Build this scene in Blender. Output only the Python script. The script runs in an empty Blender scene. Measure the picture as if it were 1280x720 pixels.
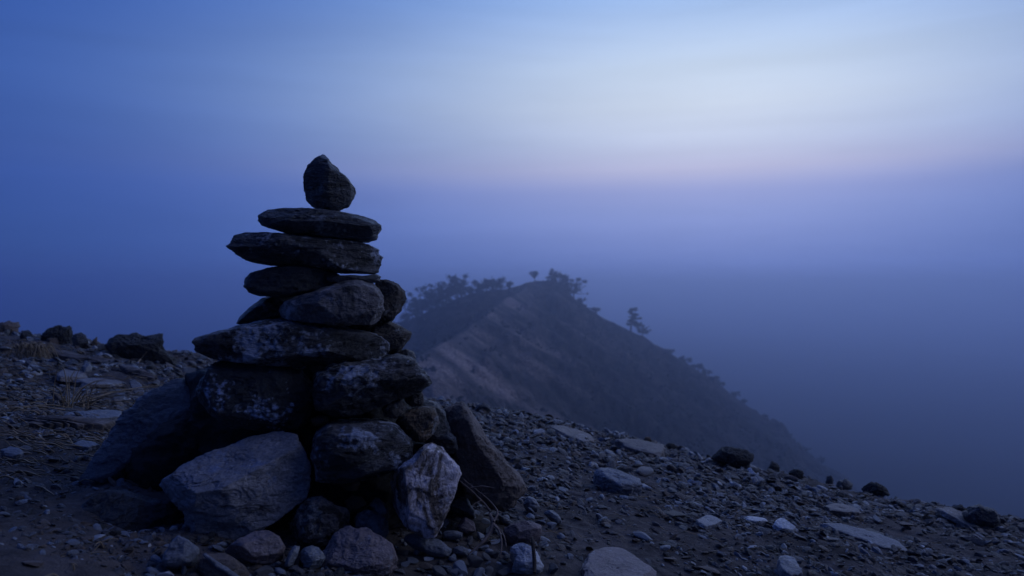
import bpy, math, random
import numpy as np
from mathutils import Vector, Matrix, noise as mnoise

random.seed(11)
rng = np.random.default_rng(11)
scene = bpy.context.scene
COL = scene.collection
F = 924.0            # focal length in photo pixels (1280 wide, 26 mm on 36 mm)
CX, CY = 640.0, 360.0

# ------------------------------------------------------------------ helpers
def ray(px, py):
    return np.array([(px - CX) / F, 1.0, (CY - py) / F])

def hash3(ix, iy, iz, seed):
    h = (ix * 374761393 + iy * 668265263 + iz * 1274126177 + seed * 974634777) & 0xFFFFFFFF
    h = ((h ^ (h >> 13)) * 1274126177) & 0xFFFFFFFF
    h = (h ^ (h >> 16)) & 0xFFFFFFFF
    return h.astype(np.float64) / 4294967295.0

def vnoise(P, seed=0):
    """value noise, -1..1; P is (n,3)"""
    P = np.asarray(P, float)
    I = np.floor(P).astype(np.int64)
    f = P - I
    f = f * f * f * (f * (f * 6 - 15) + 10)
    r = 0
    for dx in (0, 1):
        wx = f[:, 0] if dx else 1 - f[:, 0]
        for dy in (0, 1):
            wy = f[:, 1] if dy else 1 - f[:, 1]
            for dz in (0, 1):
                wz = f[:, 2] if dz else 1 - f[:, 2]
                r = r + wx * wy * wz * hash3(I[:, 0] + dx, I[:, 1] + dy, I[:, 2] + dz, seed)
    return r * 2 - 1

def fbm(P, octaves=4, seed=0, gain=0.5):
    a, s, t = 1.0, 0, 0
    P = np.asarray(P, float)
    for k in range(octaves):
        s = s + a * vnoise(P * (2.03 ** k) + 17.3 * k, seed + k)
        t += a
        a *= gain
    return s / t

def mesh_np(name, V, faces, smooth=True):
    """V (n,3); faces (m,k) int array of constant k, or list of such arrays"""
    me = bpy.data.meshes.new(name)
    fl = faces if isinstance(faces, list) else [faces]
    me.vertices.add(len(V))
    me.vertices.foreach_set('co', np.asarray(V, np.float32).ravel())
    nl = sum(f.size for f in fl)
    nf = sum(len(f) for f in fl)
    me.loops.add(nl)
    me.loops.foreach_set('vertex_index', np.concatenate([f.ravel() for f in fl]).astype(np.int32))
    me.polygons.add(nf)
    tot = np.concatenate([np.full(len(f), f.shape[1]) for f in fl]).astype(np.int32)
    st = np.concatenate([[0], np.cumsum(tot)[:-1]]).astype(np.int32)
    me.polygons.foreach_set('loop_start', st)
    me.polygons.foreach_set('loop_total', tot)
    me.polygons.foreach_set('use_smooth', np.full(nf, smooth))
    me.update(calc_edges=True)
    return me

def link(name, me, mat=None, loc=(0, 0, 0), parent=None):
    o = bpy.data.objects.new(name, me)
    COL.objects.link(o)
    o.location = loc
    if mat is not None:
        me.materials.clear(); me.materials.append(mat)
    if parent is not None:
        o.parent = parent
    return o

def tag(o, label=None, cat=None, group=None, kind=None):
    if label: o['label'] = label
    if cat: o['category'] = cat
    if group: o['group'] = group
    if kind: o['kind'] = kind
    return o

_ico = {}
def ico(level):
    if level in _ico: return _ico[level]
    t = (1 + 5 ** .5) / 2
    V = [(-1, t, 0), (1, t, 0), (-1, -t, 0), (1, -t, 0), (0, -1, t), (0, 1, t), (0, -1, -t), (0, 1, -t),
         (t, 0, -1), (t, 0, 1), (-t, 0, -1), (-t, 0, 1)]
    T = [(0, 11, 5), (0, 5, 1), (0, 1, 7), (0, 7, 10), (0, 10, 11), (1, 5, 9), (5, 11, 4), (11, 10, 2), (10, 7, 6), (7, 1, 8),
         (3, 9, 4), (3, 4, 2), (3, 2, 6), (3, 6, 8), (3, 8, 9), (4, 9, 5), (2, 4, 11), (6, 2, 10), (8, 6, 7), (9, 8, 1)]
    V = np.array(V, float); V /= np.linalg.norm(V[0]); T = np.array(T)
    for _ in range(level):
        n = len(V)
        E = np.concatenate([T[:, [0, 1]], T[:, [1, 2]], T[:, [2, 0]]])
        Es = np.sort(E, 1)
        u, inv = np.unique(Es, axis=0, return_inverse=True)
        inv = inv.ravel()
        M = V[u[:, 0]] + V[u[:, 1]]
        M /= np.linalg.norm(M, axis=1)[:, None]
        V = np.concatenate([V, M])
        m = len(T)
        ab, bc, ca = n + inv[:m], n + inv[m:2 * m], n + inv[2 * m:]
        a, b, c = T.T
        T = np.concatenate([np.stack(x, 1) for x in ((a, ab, ca), (ab, b, bc), (ca, bc, c), (ab, bc, ca))])
    _ico[level] = (V, T)
    return _ico[level]

# ------------------------------------------------------------------ materials
def newmat(name):
    m = bpy.data.materials.new(name); m.use_nodes = True
    nt = m.node_tree; nt.nodes.clear()
    out = nt.nodes.new('ShaderNodeOutputMaterial')
    b = nt.nodes.new('ShaderNodeBsdfPrincipled')
    nt.links.new(b.outputs[0], out.inputs[0])
    return m, nt, b, out

def N(nt, t, **kw):
    n = nt.nodes.new(t)
    for k, v in kw.items():
        if k.startswith('i_'):
            n.inputs[k[2:].replace('_', ' ')].default_value = v
        else:
            setattr(n, k, v)
    return n

def ramp(nt, fac, stops):
    r = nt.nodes.new('ShaderNodeValToRGB')
    el = r.color_ramp.elements
    while len(el) < len(stops): el.new(0.5)
    for e, (p, c) in zip(el, stops):
        e.position = p
        e.color = (c, c, c, 1) if not isinstance(c, (tuple, list)) else tuple(c)[:3] + (1,)
    nt.links.new(fac, r.inputs[0])
    return r.outputs[0]

def mix(nt, fac, a, b, blend='MIX'):
    m = nt.nodes.new('ShaderNodeMix'); m.data_type = 'RGBA'; m.blend_type = blend
    for sock, v in ((m.inputs[0], fac), (m.inputs[6], a), (m.inputs[7], b)):
        if isinstance(v, bpy.types.NodeSocket): nt.links.new(v, sock)
        elif isinstance(v, (int, float)): sock.default_value = v
        else: sock.default_value = tuple(v)[:3] + (1,)
    return m.outputs[2]

def rock_mat(name, c1, c2, dark=(0.012, 0.012, 0.014), dark_amt=.45, lichen=(0.35, 0.38, 0.42), li_amt=0.3,
             li_scale=22, rough=.62, bump=.5, streak=(1, 1, 1), scale=9, spec=.7, vein=None, vein_amt=.0, vary=0):
    m, nt, b, out = newmat(name)
    tc = N(nt, 'ShaderNodeTexCoord')
    oi = N(nt, 'ShaderNodeObjectInfo')
    add = N(nt, 'ShaderNodeVectorMath', operation='MULTIPLY_ADD')
    nt.links.new(oi.outputs['Location'], add.inputs[0]); add.inputs[1].default_value = (3.1, 3.7, 4.3)
    nt.links.new(tc.outputs['Object'], add.inputs[2])
    mp = N(nt, 'ShaderNodeMapping'); mp.inputs['Scale'].default_value = streak
    nt.links.new(add.outputs[0], mp.inputs[0])
    co, cs = add.outputs[0], mp.outputs[0]
    scale = scale * 1.9
    def noi(vec, s, d=8, r=.6, dist=0.):
        n = N(nt, 'ShaderNodeTexNoise'); nt.links.new(vec, n.inputs['Vector'])
        n.inputs['Scale'].default_value = s; n.inputs['Detail'].default_value = d
        n.inputs['Roughness'].default_value = r; n.inputs['Distortion'].default_value = dist
        return n.outputs['Fac']
    n1 = noi(cs, scale, 8, .65, .4)
    col = mix(nt, ramp(nt, n1, [(.35, 0), (.65, 1)]), c1, c2)
    n2 = noi(cs, scale * .55, 6, .7, .8)
    col = mix(nt, ramp(nt, n2, [(1 - dark_amt - .06, 0), (1 - dark_amt + .04, 1)]), col, dark)
    if vein:
        n5 = noi(cs, scale * .9, 5, .6, 1.2)
        col = mix(nt, ramp(nt, n5, [(1 - vein_amt - .05, 0), (1 - vein_amt + .05, 1)]), col, vein)
    # mineral speckle
    n3 = noi(co, 150, 3, .7)
    col = mix(nt, .55, col, ramp(nt, n3, [(.3, .35), (.7, 1.9)]), 'MULTIPLY')
    # lichen patches: broken blotches inside larger colonies
    if li_amt > 0:
        nb = noi(co, 9, 3, .6, .3)
        nf = noi(co, li_scale * 2.2, 9, .8, .3)
        vo = N(nt, 'ShaderNodeTexVoronoi'); vo.inputs['Scale'].default_value = li_scale * 4.2
        vo.inputs['Randomness'].default_value = 1
        nt.links.new(co, vo.inputs['Vector'])
        mm = N(nt, 'ShaderNodeMath', operation='MULTIPLY_ADD')
        nt.links.new(vo.outputs['Distance'], mm.inputs[0]); mm.inputs[1].default_value = -.22; nt.links.new(nf, mm.inputs[2])
        s = N(nt, 'ShaderNodeMath', operation='ADD'); nt.links.new(mm.outputs[0], s.inputs[0])
        big = ramp(nt, nb, [(.40, 0), (.66, .40)]); nt.links.new(big, s.inputs[1])
        t = .80 - li_amt * .36
        msk = ramp(nt, s.outputs[0], [(t, 0), (t + .16, .9)])
        col = mix(nt, msk, col, lichen)
    if vary:
        hv = N(nt, 'ShaderNodeMapRange'); nt.links.new(oi.outputs['Random'], hv.inputs[0])
        hv.inputs[3].default_value = 1 - vary; hv.inputs[4].default_value = 1 + vary
        col = mix(nt, 1., col, hv.outputs[0], 'MULTIPLY')
    nt.links.new(col, b.inputs['Base Color'])
    b.inputs['Specular IOR Level'].default_value = spec
    nr = noi(co, 30, 5, .6)
    rr = N(nt, 'ShaderNodeMapRange'); nt.links.new(nr, rr.inputs[0])
    rr.inputs[3].default_value = rough - .32; rr.inputs[4].default_value = rough + .12
    nt.links.new(rr.outputs[0], b.inputs['Roughness'])
    # bump: strata + grain
    h1 = noi(cs, scale * 3.2, 12, .72, .3)
    h2 = noi(co, 70, 6, .7)
    hm = N(nt, 'ShaderNodeMath', operation='MULTIPLY_ADD'); nt.links.new(h2, hm.inputs[0]); hm.inputs[1].default_value = .35
    nt.links.new(h1, hm.inputs[2])
    bp = N(nt, 'ShaderNodeBump'); bp.inputs['Strength'].default_value = min(1, bump * 1.5); bp.inputs['Distance'].default_value = .025
    nt.links.new(hm.outputs[0], bp.inputs['Height']); nt.links.new(bp.outputs[0], b.inputs['Normal'])
    return m

M = {}
M['slate'] = rock_mat('dark_slate', (.035, .038, .046), (.095, .098, .110), dark_amt=.42, li_amt=.25, streak=(1, 1, 3.5), scale=8, rough=.5, bump=.6)
M['slate_lichen'] = rock_mat('lichened_slate', (.040, .041, .050), (.125, .120, .130), dark_amt=.48, li_amt=.56, lichen=(.60, .66, .80), streak=(1, 1, 2.5), scale=8, rough=.55, bump=.7)
M['granite'] = rock_mat('speckled_granite', (.11, .10, .105), (.24, .22, .22), dark_amt=.4, li_amt=.42, lichen=(.5, .52, .6), scale=11, rough=.7, bump=.5)
M['dark'] = rock_mat('blackish_rock', (.014, .015, .019), (.030, .032, .040), dark_amt=.3, li_amt=.10, lichen=(.2, .22, .28), scale=7, rough=.55, bump=.5)
M['dark_spot'] = rock_mat('blackish_rock_with_lichen', (.014, .015, .019), (.030, .032, .038), dark_amt=.3, li_amt=.13, lichen=(.6, .7, .95), li_scale=26, scale=7, rough=.55, bump=.5)
M['black'] = rock_mat('black_rock_and_gap_shade', (.008, .008, .009), (.014, .014, .016), dark=(.004, .004, .005), li_amt=0, rough=.8, bump=.5)  # black ridge rock; in the cairn core its black stands in for gap shade
M['brown'] = rock_mat('brown_sandstone', (.085, .066, .055), (.19, .145, .12), dark=(.028, .022, .020), dark_amt=.30, li_amt=.0, scale=6, rough=.72, bump=.55)
M['brown_grit'] = rock_mat('gritty_brown_rock', (.06, .050, .042), (.15, .12, .10), dark=(.015, .013, .012), dark_amt=.45, li_amt=.25, scale=14, rough=.75, bump=.9)
M['ochre'] = rock_mat('ochre_rock', (.09, .07, .055), (.2, .12, .06), dark_amt=.35, li_amt=.3, streak=(3, 1, 1), scale=9, rough=.7, bump=.8)
M['white'] = rock_mat('white_quartz_rock', (.52, .46, .50), (.74, .68, .72), dark=(.10, .07, .052), dark_amt=.49, li_amt=.1, lichen=(.6, .62, .7), streak=(1.6, 1, .8), scale=11, rough=.6, bump=.45)
M['grey_boulder'] = rock_mat('blue_grey_boulder', (.22, .225, .26), (.40, .385, .41), dark=(.05, .04, .038), dark_amt=.38, li_amt=.42, lichen=(.27, .33, .50), scale=10, streak=(1, 1, 1.6), rough=.65, bump=.55)
M['mottled'] = rock_mat('mottled_rock', (.10, .09, .095), (.30, .27, .27), dark=(.02, .018, .018), dark_amt=.48, li_amt=.4, scale=22, rough=.75, bump=1.)
M['pebble'] = rock_mat('blue_grey_pebble', (.10, .11, .125), (.15, .16, .18), dark=(.06, .06, .07), dark_amt=.3, li_amt=.05, scale=12, rough=.6, bump=.18)
M['purple'] = rock_mat('purple_brown_stone', (.12, .092, .095), (.19, .15, .155), dark=(.06, .045, .045), dark_amt=.3, li_amt=.1, scale=10, rough=.65, bump=.3)
M['pale'] = rock_mat('pale_flaky_stone', (.30, .32, .36), (.44, .46, .50), dark=(.14, .14, .16), dark_amt=.3, li_amt=.0, scale=10, rough=.5, bump=.25)
M['slab_brown'] = rock_mat('brown_grey_slab', (.11, .095, .09), (.17, .145, .14), dark=(.06, .05, .048), dark_amt=.3, li_amt=.1, scale=12, streak=(1, 3, 1), rough=.65, bump=.3)
M['slab_dark'] = rock_mat('dark_blue_slab', (.055, .06, .075), (.09, .098, .118), dark_amt=.3, li_amt=.05, scale=8, streak=(1, 1, 2.5), rough=.5, bump=.35)
M['slab_blue'] = rock_mat('blue_grey_slab', (.12, .13, .155), (.17, .18, .21), dark=(.05, .05, .06), dark_amt=.3, li_amt=.05, scale=12, streak=(1, 3, 1), rough=.55, bump=.3)
S_MATS = {
    'grey': rock_mat('loose_grey_stone', (.060, .058, .063), (.125, .12, .13), dark_amt=.3, li_amt=.1, rough=.62, bump=.4, scale=30, vary=.35),
    'brown': rock_mat('loose_brown_stone', (.07, .052, .042), (.15, .11, .09), dark_amt=.3, li_amt=.05, rough=.7, bump=.4, scale=30, vary=.3),
    'dark': rock_mat('loose_dark_stone', (.018, .018, .02), (.045, .045, .05), dark_amt=.3, li_amt=.1, rough=.6, bump=.4, scale=30, vary=.3),
    'blue-grey': rock_mat('loose_blue_grey_stone', (.10, .115, .145), (.19, .215, .27), dark_amt=.25, li_amt=.05, rough=.5, bump=.3, scale=30, vary=.3),
    'pale': rock_mat('loose_pale_stone', (.28, .30, .33), (.46, .48, .52), dark=(.1, .1, .1), dark_amt=.25, li_amt=.0, rough=.5, bump=.3, scale=30, vary=.3),
}

def simple_mat(name, c, rough=.7, spec=.3, var=.3, scale=30, streak=(1, 1, 1)):
    m, nt, b, out = newmat(name)
    tc = N(nt, 'ShaderNodeTexCoord')
    mp = N(nt, 'ShaderNodeMapping'); mp.inputs['Scale'].default_value = streak
    nt.links.new(tc.outputs['Object'], mp.inputs[0])
    n = N(nt, 'ShaderNodeTexNoise'); n.inputs['Scale'].default_value = scale; n.inputs['Detail'].default_value = 6
    nt.links.new(mp.outputs[0], n.inputs['Vector'])
    a = tuple(x * (1 - var) for x in c); d = tuple(x * (1 + var) for x in c)
    nt.links.new(mix(nt, ramp(nt, n.outputs['Fac'], [(.35, 0), (.65, 1)]), a, d), b.inputs['Base Color'])
    b.inputs['Roughness'].default_value = rough; b.inputs['Specular IOR Level'].default_value = spec
    bp = N(nt, 'ShaderNodeBump'); bp.inputs['Strength'].default_value = .4; bp.inputs['Distance'].default_value = .005
    nt.links.new(n.outputs['Fac'], bp.inputs['Height']); nt.links.new(bp.outputs[0], b.inputs['Normal'])
    return m
M['straw'] = simple_mat('dry_straw', (.26, .20, .13), .6)
M['twig'] = simple_mat('dry_twig', (.17, .13, .11), .8, var=.4, scale=60)
M['wood'] = simple_mat('weathered_wood', (.12, .105, .10), .8, var=.4, scale=20, streak=(1, 1, 1))
M['bark'] = simple_mat('pine_bark', (.05, .04, .032), .9, var=.3, scale=3)
M['needles'] = simple_mat('pine_needles', (.035, .05, .035), .8, var=.4, scale=.8)
M['scrub'] = simple_mat('dark_scrub', (.035, .045, .032), .85, var=.4, scale=.5)

# ------------------------------------------------------------------ the ground
CRX = np.array([-9, -6, -3.33, -2.19, -1.0, 0, .5, .94, 1.4, 1.85, 2.4, 3.2, 4.5])
CRY = np.array([5.3, 5.1, 4.8, 4.67, 4.35, 3.98, 3.70, 3.37, 3.02, 2.67, 2.15, 1.2, -.8])

def ground_base(x, y):
    x = np.asarray(x, float); y = np.asarray(y, float)
    xc = np.clip(x, -9, 4.5)
    z = -.474 - .135 * np.where(xc < -4, -4 + (xc + 4) * .35, xc) - .054 * np.clip(y, -3, 9)
    d = y - np.interp(xc, CRX, CRY)
    d = np.maximum(d, x - 4.3)
    d = np.maximum(d, -x - 9.0)
    d = np.maximum(d, -y - 4.0)
    f = np.maximum(d, 0)
    drop = np.where(f < 1.0, .38 * f * f, .38 + .76 * (f - 1.0))
    return z - drop, d

def ground_z(x, y, detail=True):
    x = np.atleast_1d(np.asarray(x, float)); y = np.atleast_1d(np.asarray(y, float))
    z, d = ground_base(x, y)
    P = np.stack([x, y, np.zeros_like(x)], -1)
    r = np.hypot(x, y)
    z = z + .035 * fbm(P * 1.4 + 5.1, 3, 3)
    # a low stepped bank in the soil on the uphill side
    w = np.clip((-x - .9) / .8, 0, 1) * np.clip((y - 1.9) / .5, 0, 1) * np.clip((6 - r) / 1, 0, 1)
    z = z + .05 * w * fbm(P * np.array([1.2, 2.6, 1]) + 2.2, 3, 8)
    if detail:
        z = z + .014 * fbm(P * 7, 3, 21) + .006 * fbm(P * 28, 3, 22)
    far = np.clip((r - 12) / 40, 0, 1)
    z = z + far * 6 * fbm(P * .02, 4, 30)
    base = -60 + 6 * fbm(P * .006, 4, 31)
    k = 8.0
    z = np.where(r > 15, np.maximum(z, base), z)
    return z

def hit(px, py, off=0.0, d0=.6, d1=5.6):
    """distance along the ray of a photo pixel at which it meets the ground (raised by off)"""
    r = ray(px, py)
    D = np.linspace(d0, d1, 1400)
    g = ground_z(r[0] * D, D, False) + off
    below = np.nonzero(r[2] * D < g)[0]
    if len(below) == 0: return float(D[-1])
    return float(D[below[0]])

def build_ground():
    dense = np.linspace(-.80, .80, 1150)
    th = np.concatenate([np.linspace(-math.pi, -.85, 90), dense, np.linspace(.85, math.pi, 91)])[:-1]
    rr = [.25]
    while rr[-1] < 3000:
        r = rr[-1]
        if r < 1.0: s = .02
        elif r < 6.0: s = .0028 * (r / 1.2) ** 1.0 * 1.3
        elif r < 12: s = .05 * r / 6
        else: s = .035 * r
        rr.append(r + s)
    rr = np.array(rr)
    T, R = np.meshgrid(th, rr)
    X = (R * np.sin(T)).ravel(); Y = (R * np.cos(T)).ravel()
    Z = ground_z(X, Y)
    nt_, nr = len(th), len(rr)
    idx = np.arange(nt_ * nr).reshape(nr, nt_)
    a = idx[:-1, :]; b = np.roll(idx, -1, 1)[:-1, :]; c = np.roll(idx, -1, 1)[1:, :]; d = idx[1:, :]
    Q = np.stack([a.ravel(), b.ravel(), c.ravel(), d.ravel()], 1)[:, ::-1]
    V = np.stack([X, Y, Z], 1)
    V = np.concatenate([V, [[0, 0, float(ground_z(0, 0)[0])]]])
    cidx = len(V) - 1
    tri = np.stack([np.full(nt_, cidx), np.roll(idx[0], -1), idx[0]], 1)
    me = mesh_np('ground', V, [Q, tri])
    m, nt, b, out = newmat('stony_soil')
    tc = N(nt, 'ShaderNodeTexCoord')
    def noi(s, d=8, r=.6, dist=0):
        n = N(nt, 'ShaderNodeTexNoise'); nt.links.new(tc.outputs['Object'], n.inputs['Vector'])
        n.inputs['Scale'].default_value = s; n.inputs['Detail'].default_value = d; n.inputs['Roughness'].default_value = r
        n.inputs['Distortion'].default_value = dist
        return n.outputs['Fac']
    col = mix(nt, ramp(nt, noi(3.5, 10, .7), [(.38, 0), (.62, 1)]), (.050, .044, .043), (.135, .115, .108))
    col = mix(nt, ramp(nt, noi(60, 5, .7), [(.5, 0), (.75, .8)]), col, (.17, .15, .145))
    col = mix(nt, ramp(nt, noi(11, 6, .7, .5), [(.45, 0), (.7, .7)]), col, (.022, .018, .017))
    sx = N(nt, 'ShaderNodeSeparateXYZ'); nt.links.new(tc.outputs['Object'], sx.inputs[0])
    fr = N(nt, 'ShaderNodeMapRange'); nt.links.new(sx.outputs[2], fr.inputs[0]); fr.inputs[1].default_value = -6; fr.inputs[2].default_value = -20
    col = mix(nt, fr.outputs[0], col, (.012, .018, .022))     # deep valley floor painted dark blue to deepen the mist
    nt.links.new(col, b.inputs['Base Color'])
    b.inputs['Roughness'].default_value = .85; b.inputs['Specular IOR Level'].default_value = .25
    h = N(nt, 'ShaderNodeMath', operation='MULTIPLY_ADD')
    nt.links.new(noi(130, 8, .7), h.inputs[0]); h.inputs[1].default_value = .5; nt.links.new(noi(35, 10, .7), h.inputs[2])
    bp = N(nt, 'ShaderNodeBump'); bp.inputs['Strength'].default_value = .9; bp.inputs['Distance'].default_value = .012
    nt.links.new(h.outputs[0], bp.inputs['Height']); nt.links.new(bp.outputs[0], b.inputs['Normal'])
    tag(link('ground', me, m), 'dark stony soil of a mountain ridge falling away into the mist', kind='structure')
build_ground()

# ------------------------------------------------------------------ rocks
def rock_mesh(name, outline, normal, D, thick, mat, level=5, p=3.3, planes=(), cuts=6, noise=.02, strata=0., sfreq=60,
              seed=0, origin=None, px=True, cen=None, chips=True, jag=.022, crack=.024):
    """A closed boulder.  outline: photo pixels, unprojected on the plane through the centre ray at distance D with the
    given normal (towards the viewer's side); thick: half thickness along the normal; planes: extra facets
    (px, py, lift towards the viewer, (nx,ny,nz)).  Returns the mesh and its origin."""
    out = np.array(outline, float)
    x, y = out[:, 0], out[:, 1]
    x2, y2 = np.roll(x, -1), np.roll(y, -1)
    cr = x * y2 - x2 * y
    A = cr.sum() / 2
    c = np.array([((x + x2) * cr).sum() / (6 * A), ((y + y2) * cr).sum() / (6 * A)]) if cen is None else np.array(cen, float)
    n = np.array(normal, float)
    facing = n[1] < -.5
    if facing:           # the stone's depth runs along the line of sight, so its outline stays true
        rc = ray(*c); n = n + [-rc[0], 0, -.5 * rc[2]]
    n /= np.linalg.norm(n)
    C = ray(*c) * D
    pts = []
    for q in out:
        r = ray(*q)
        t = (C @ n) / (r @ n)
        pts.append(r * t)
    pts = np.array(pts)
    up = np.array([0, 0, 1.0])
    if abs(n @ up) > .9: up = np.array([0, 1.0, 0])
    a = np.cross(up, n); a /= np.linalg.norm(a)
    if a[0] < 0: a = -a
    b = np.cross(n, a)
    P2 = np.stack([(pts - C) @ a, (pts - C) @ b], 1)
    if facing: P2 = P2 / (1 + .28 * thick / D)
    hx = (P2[:, 0].max() - P2[:, 0].min()) / 2; hy = (P2[:, 1].max() - P2[:, 1].min()) / 2
    Q = P2 / [hx, hy]
    # radial function
    NA = 720
    ang = np.linspace(-math.pi, math.pi, NA, endpoint=False)
    R = np.full(NA, 1e-3)
    dx, dy = np.cos(ang), np.sin(ang)
    for i in range(len(Q)):
        A0 = Q[i]; E = Q[(i + 1) % len(Q)] - A0
        den = dx * E[1] - dy * E[0]
        den = np.where(abs(den) < 1e-9, 1e-9, den)
        t = (A0[0] * E[1] - A0[1] * E[0]) / den
        s = (A0[0] * dy - A0[1] * dx) / den
        ok = (t > 0) & (s >= -1e-6) & (s <= 1 + 1e-6)
        R = np.where(ok & (t > R), t, R)
    k = np.array([0, 1, 3, 4, 3, 1, 0.]); k /= k.sum()
    R = sum(k[j] * np.roll(R, j - 3) for j in range(7))
    U, T = ico(level)
    rg0 = np.random.default_rng(seed + 500)
    kn = 26
    jn = rg0.uniform(-1, 1, kn)
    jit = np.interp(np.linspace(0, kn, NA, endpoint=False), np.arange(kn + 1), np.append(jn, jn[0]))
    R = R * (1 + jag * jit)
    th = np.arctan2(U[:, 1], U[:, 0])
    rho = np.hypot(U[:, 0], U[:, 1])
    Rt = np.interp(th, np.concatenate([ang, [math.pi]]), np.concatenate([R, [R[0]]]))
    zz = np.abs(U[:, 2])
    r = ((rho / Rt) ** p + zz ** p) ** (-1 / p)
    L = U * r[:, None] * [hx, hy, thick]          # local metric
    rg = np.random.default_rng(seed + 1000)
    # irregular facets on the faces (never on the silhouette)
    cutlist = []
    for _ in range(cuts):
        v = rg.normal(size=3); v[2] = abs(v[2]) + .7; v[2] *= rg.choice([-1, 1, 1]); v[:2] *= [min(hx, hy) / hx * 1.2, min(hx, hy) / hy * 1.2]
        v /= np.linalg.norm(v)
        sup = (L @ v).max()
        cutlist.append((v, sup * rg.uniform(.72, .94)))
    for _ in range(cuts + 5):       # smaller breaks across the faces
        v = rg.normal(size=3); v[2] = (abs(v[2]) * .8 + .8) * rg.choice([-1, 1, 1]); v[:2] *= [min(hx, hy) / hx * 1.6, min(hx, hy) / hy * 1.6]
        v /= np.linalg.norm(v)
        cutlist.append((v, (L @ v).max() * rg.uniform(.84, .95)))
    for (qx, qy, lift, nn) in planes:
        rr = ray(qx, qy)
        pt = rr * ((C @ n) / (rr @ n))
        pt = pt + n * lift - C
        nn = np.array(nn, float); nn /= np.linalg.norm(nn)
        ln = np.array([nn @ a, nn @ b, nn @ n])
        lp = np.array([pt @ a, pt @ b, pt @ n])
        cutlist.append((ln, lp @ ln))
    for _ in range(16 if chips else 0):
        v = rg.normal(size=3); v /= np.array([hx, hy, thick]) / min(hx, hy, thick); v /= np.linalg.norm(v)
        cutlist.append((v, (L @ v).max() * rg.uniform(.90, .975)))
    for v, d in cutlist:
        if d <= 0.0: continue
        s = L @ v
        f = np.where(s > d, d / np.maximum(s, 1e-9), 1.0)
        # slightly soft edge
        L = L * f[:, None]
    sc = (hx * hy * thick) ** (1 / 3)
    W = L[:, :1] * a + L[:, 1:2] * b + L[:, 2:3] * n
    dirn = W / np.linalg.norm(W, axis=1)[:, None]
    nn = dirn
    off = rg.uniform(-50, 50, 3)
    S = min(hx, hy)
    amp = noise * S * 1.35
    d = amp * (1.1 * fbm(W / (S * .9) + off, 3, seed) + .9 * (1 - 2 * np.abs(fbm(W / (S * .38) + off, 3, seed + 5))) + .55 * fbm(W / (S * .13) + off, 4, seed + 9, .6))
    cr_ = np.abs(fbm(W / (S * .75) * [1, 1, 2.2] + off + 9, 3, seed + 31))      # fracture lines
    d = d - crack * S * np.exp(-(cr_ / .035) ** 2)
    stp = fbm(W / (S * .55) * [1, 1, 2.5] + off + 3, 2, seed + 41) * 3.0            # broken steps
    d = d + .022 * S * (np.floor(stp) - 0) * (1 if chips else 0)
    if strata:
        zb = L[:, 1] + .15 * S * fbm(W / (S * 1.2) + off, 3, seed + 7)
        lay = vnoise(np.stack([zb * sfreq, L[:, 0] * 2.0, L[:, 2] * 3.0], 1), seed + 3)
        d = d + strata * S * np.sign(lay) * np.abs(lay) ** .5
    W = W + nn * d[:, None]
    org = C if origin is None else np.array(origin)
    # origin at the base of the stone
    zmin = W[:, 2].min()
    base = np.array([0, 0, zmin])
    me = mesh_np(name, W - base, T)
    return me, C + base

def stone(name, label, outline, D, thick, mat, normal=(0, -1, 0), group=None, cat='stone', **kw):
    me, loc = rock_mesh(name, outline, normal, D, thick, mat, **kw)
    o = link(name, me, M[mat], loc)
    tag(o, label, cat, group)
    return o

GC = 'stones stacked in the cairn'
GB = 'boulders around the foot of the cairn'
# --- the stack
stone('stone', 'upright pointed dark stone on the very top of the cairn',
      [(403, 192.5), (394, 197), (385, 208), (379, 222), (378.5, 237), (382.5, 250), (390, 258), (400.6, 263.5), (416, 265.5), (428.5, 264.5), (434, 259.7), (442, 251.7), (445.5, 242), (443, 233), (436.5, 223.8), (424.5, 213), (415, 204), (409, 196)],
      1.70, .065, 'slate', group=GC, planes=[(414, 230, .062, (-.42, -.9, .05)), (416, 230, .060, (.55, -.8, .22))], cuts=3, level=6, noise=.02, seed=1, p=2.2)
stone('slab', 'thin dark slab directly under the pointed top stone',
      [(321.7, 275.6), (326, 269), (337, 262.9), (353, 260.5), (379.4, 260.5), (392.6, 261.8), (411, 263.5), (432.5, 266.3), (451, 270.8), (467, 275.6), (476.3, 282.3), (476.6, 287.6), (472.3, 294.2), (471, 299.5), (465.7, 304), (453.7, 303.5), (440.5, 300.8), (406, 297), (368.7, 293.7), (352.8, 291.6), (337, 287), (326, 282.3)],
      1.70, .11, 'slate', group=GC, cat='stone slab', planes=[(380, 270, .09, (-.05, -.6, .8)), (440, 292, .10, (.15, -.85, -.5))], cuts=4, level=6, noise=.05, strata=.045, sfreq=170, seed=2)
stone('slab', 'long dark slab tapering to a lichen-flecked tip, second below the pointed stone',
      [(284.5, 308.8), (287.7, 301.6), (299.7, 291.4), (326.2, 290), (347.5, 291.6), (368.7, 294), (406, 298.2), (445.8, 302.7), (461.7, 307), (473.7, 312.8), (477, 320.8), (476.3, 332.7), (471, 340.7), (467, 343.3), (453.7, 342.5), (427.2, 341.5), (406, 337.2), (384.7, 334.5), (366, 332.5), (339.5, 331.4), (321, 329.3), (305, 324.8), (291.7, 316.8)],
      1.70, .135, 'slate_lichen', group=GC, cat='stone slab', planes=[(340, 306, .115, (-.1, -.75, .6)), (350, 322, .11, (-.1, -.75, -.65)), (465, 325, .06, (.7, -.7, .1))], cuts=3, level=6, noise=.05, strata=.035, sfreq=120, seed=3)
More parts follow.
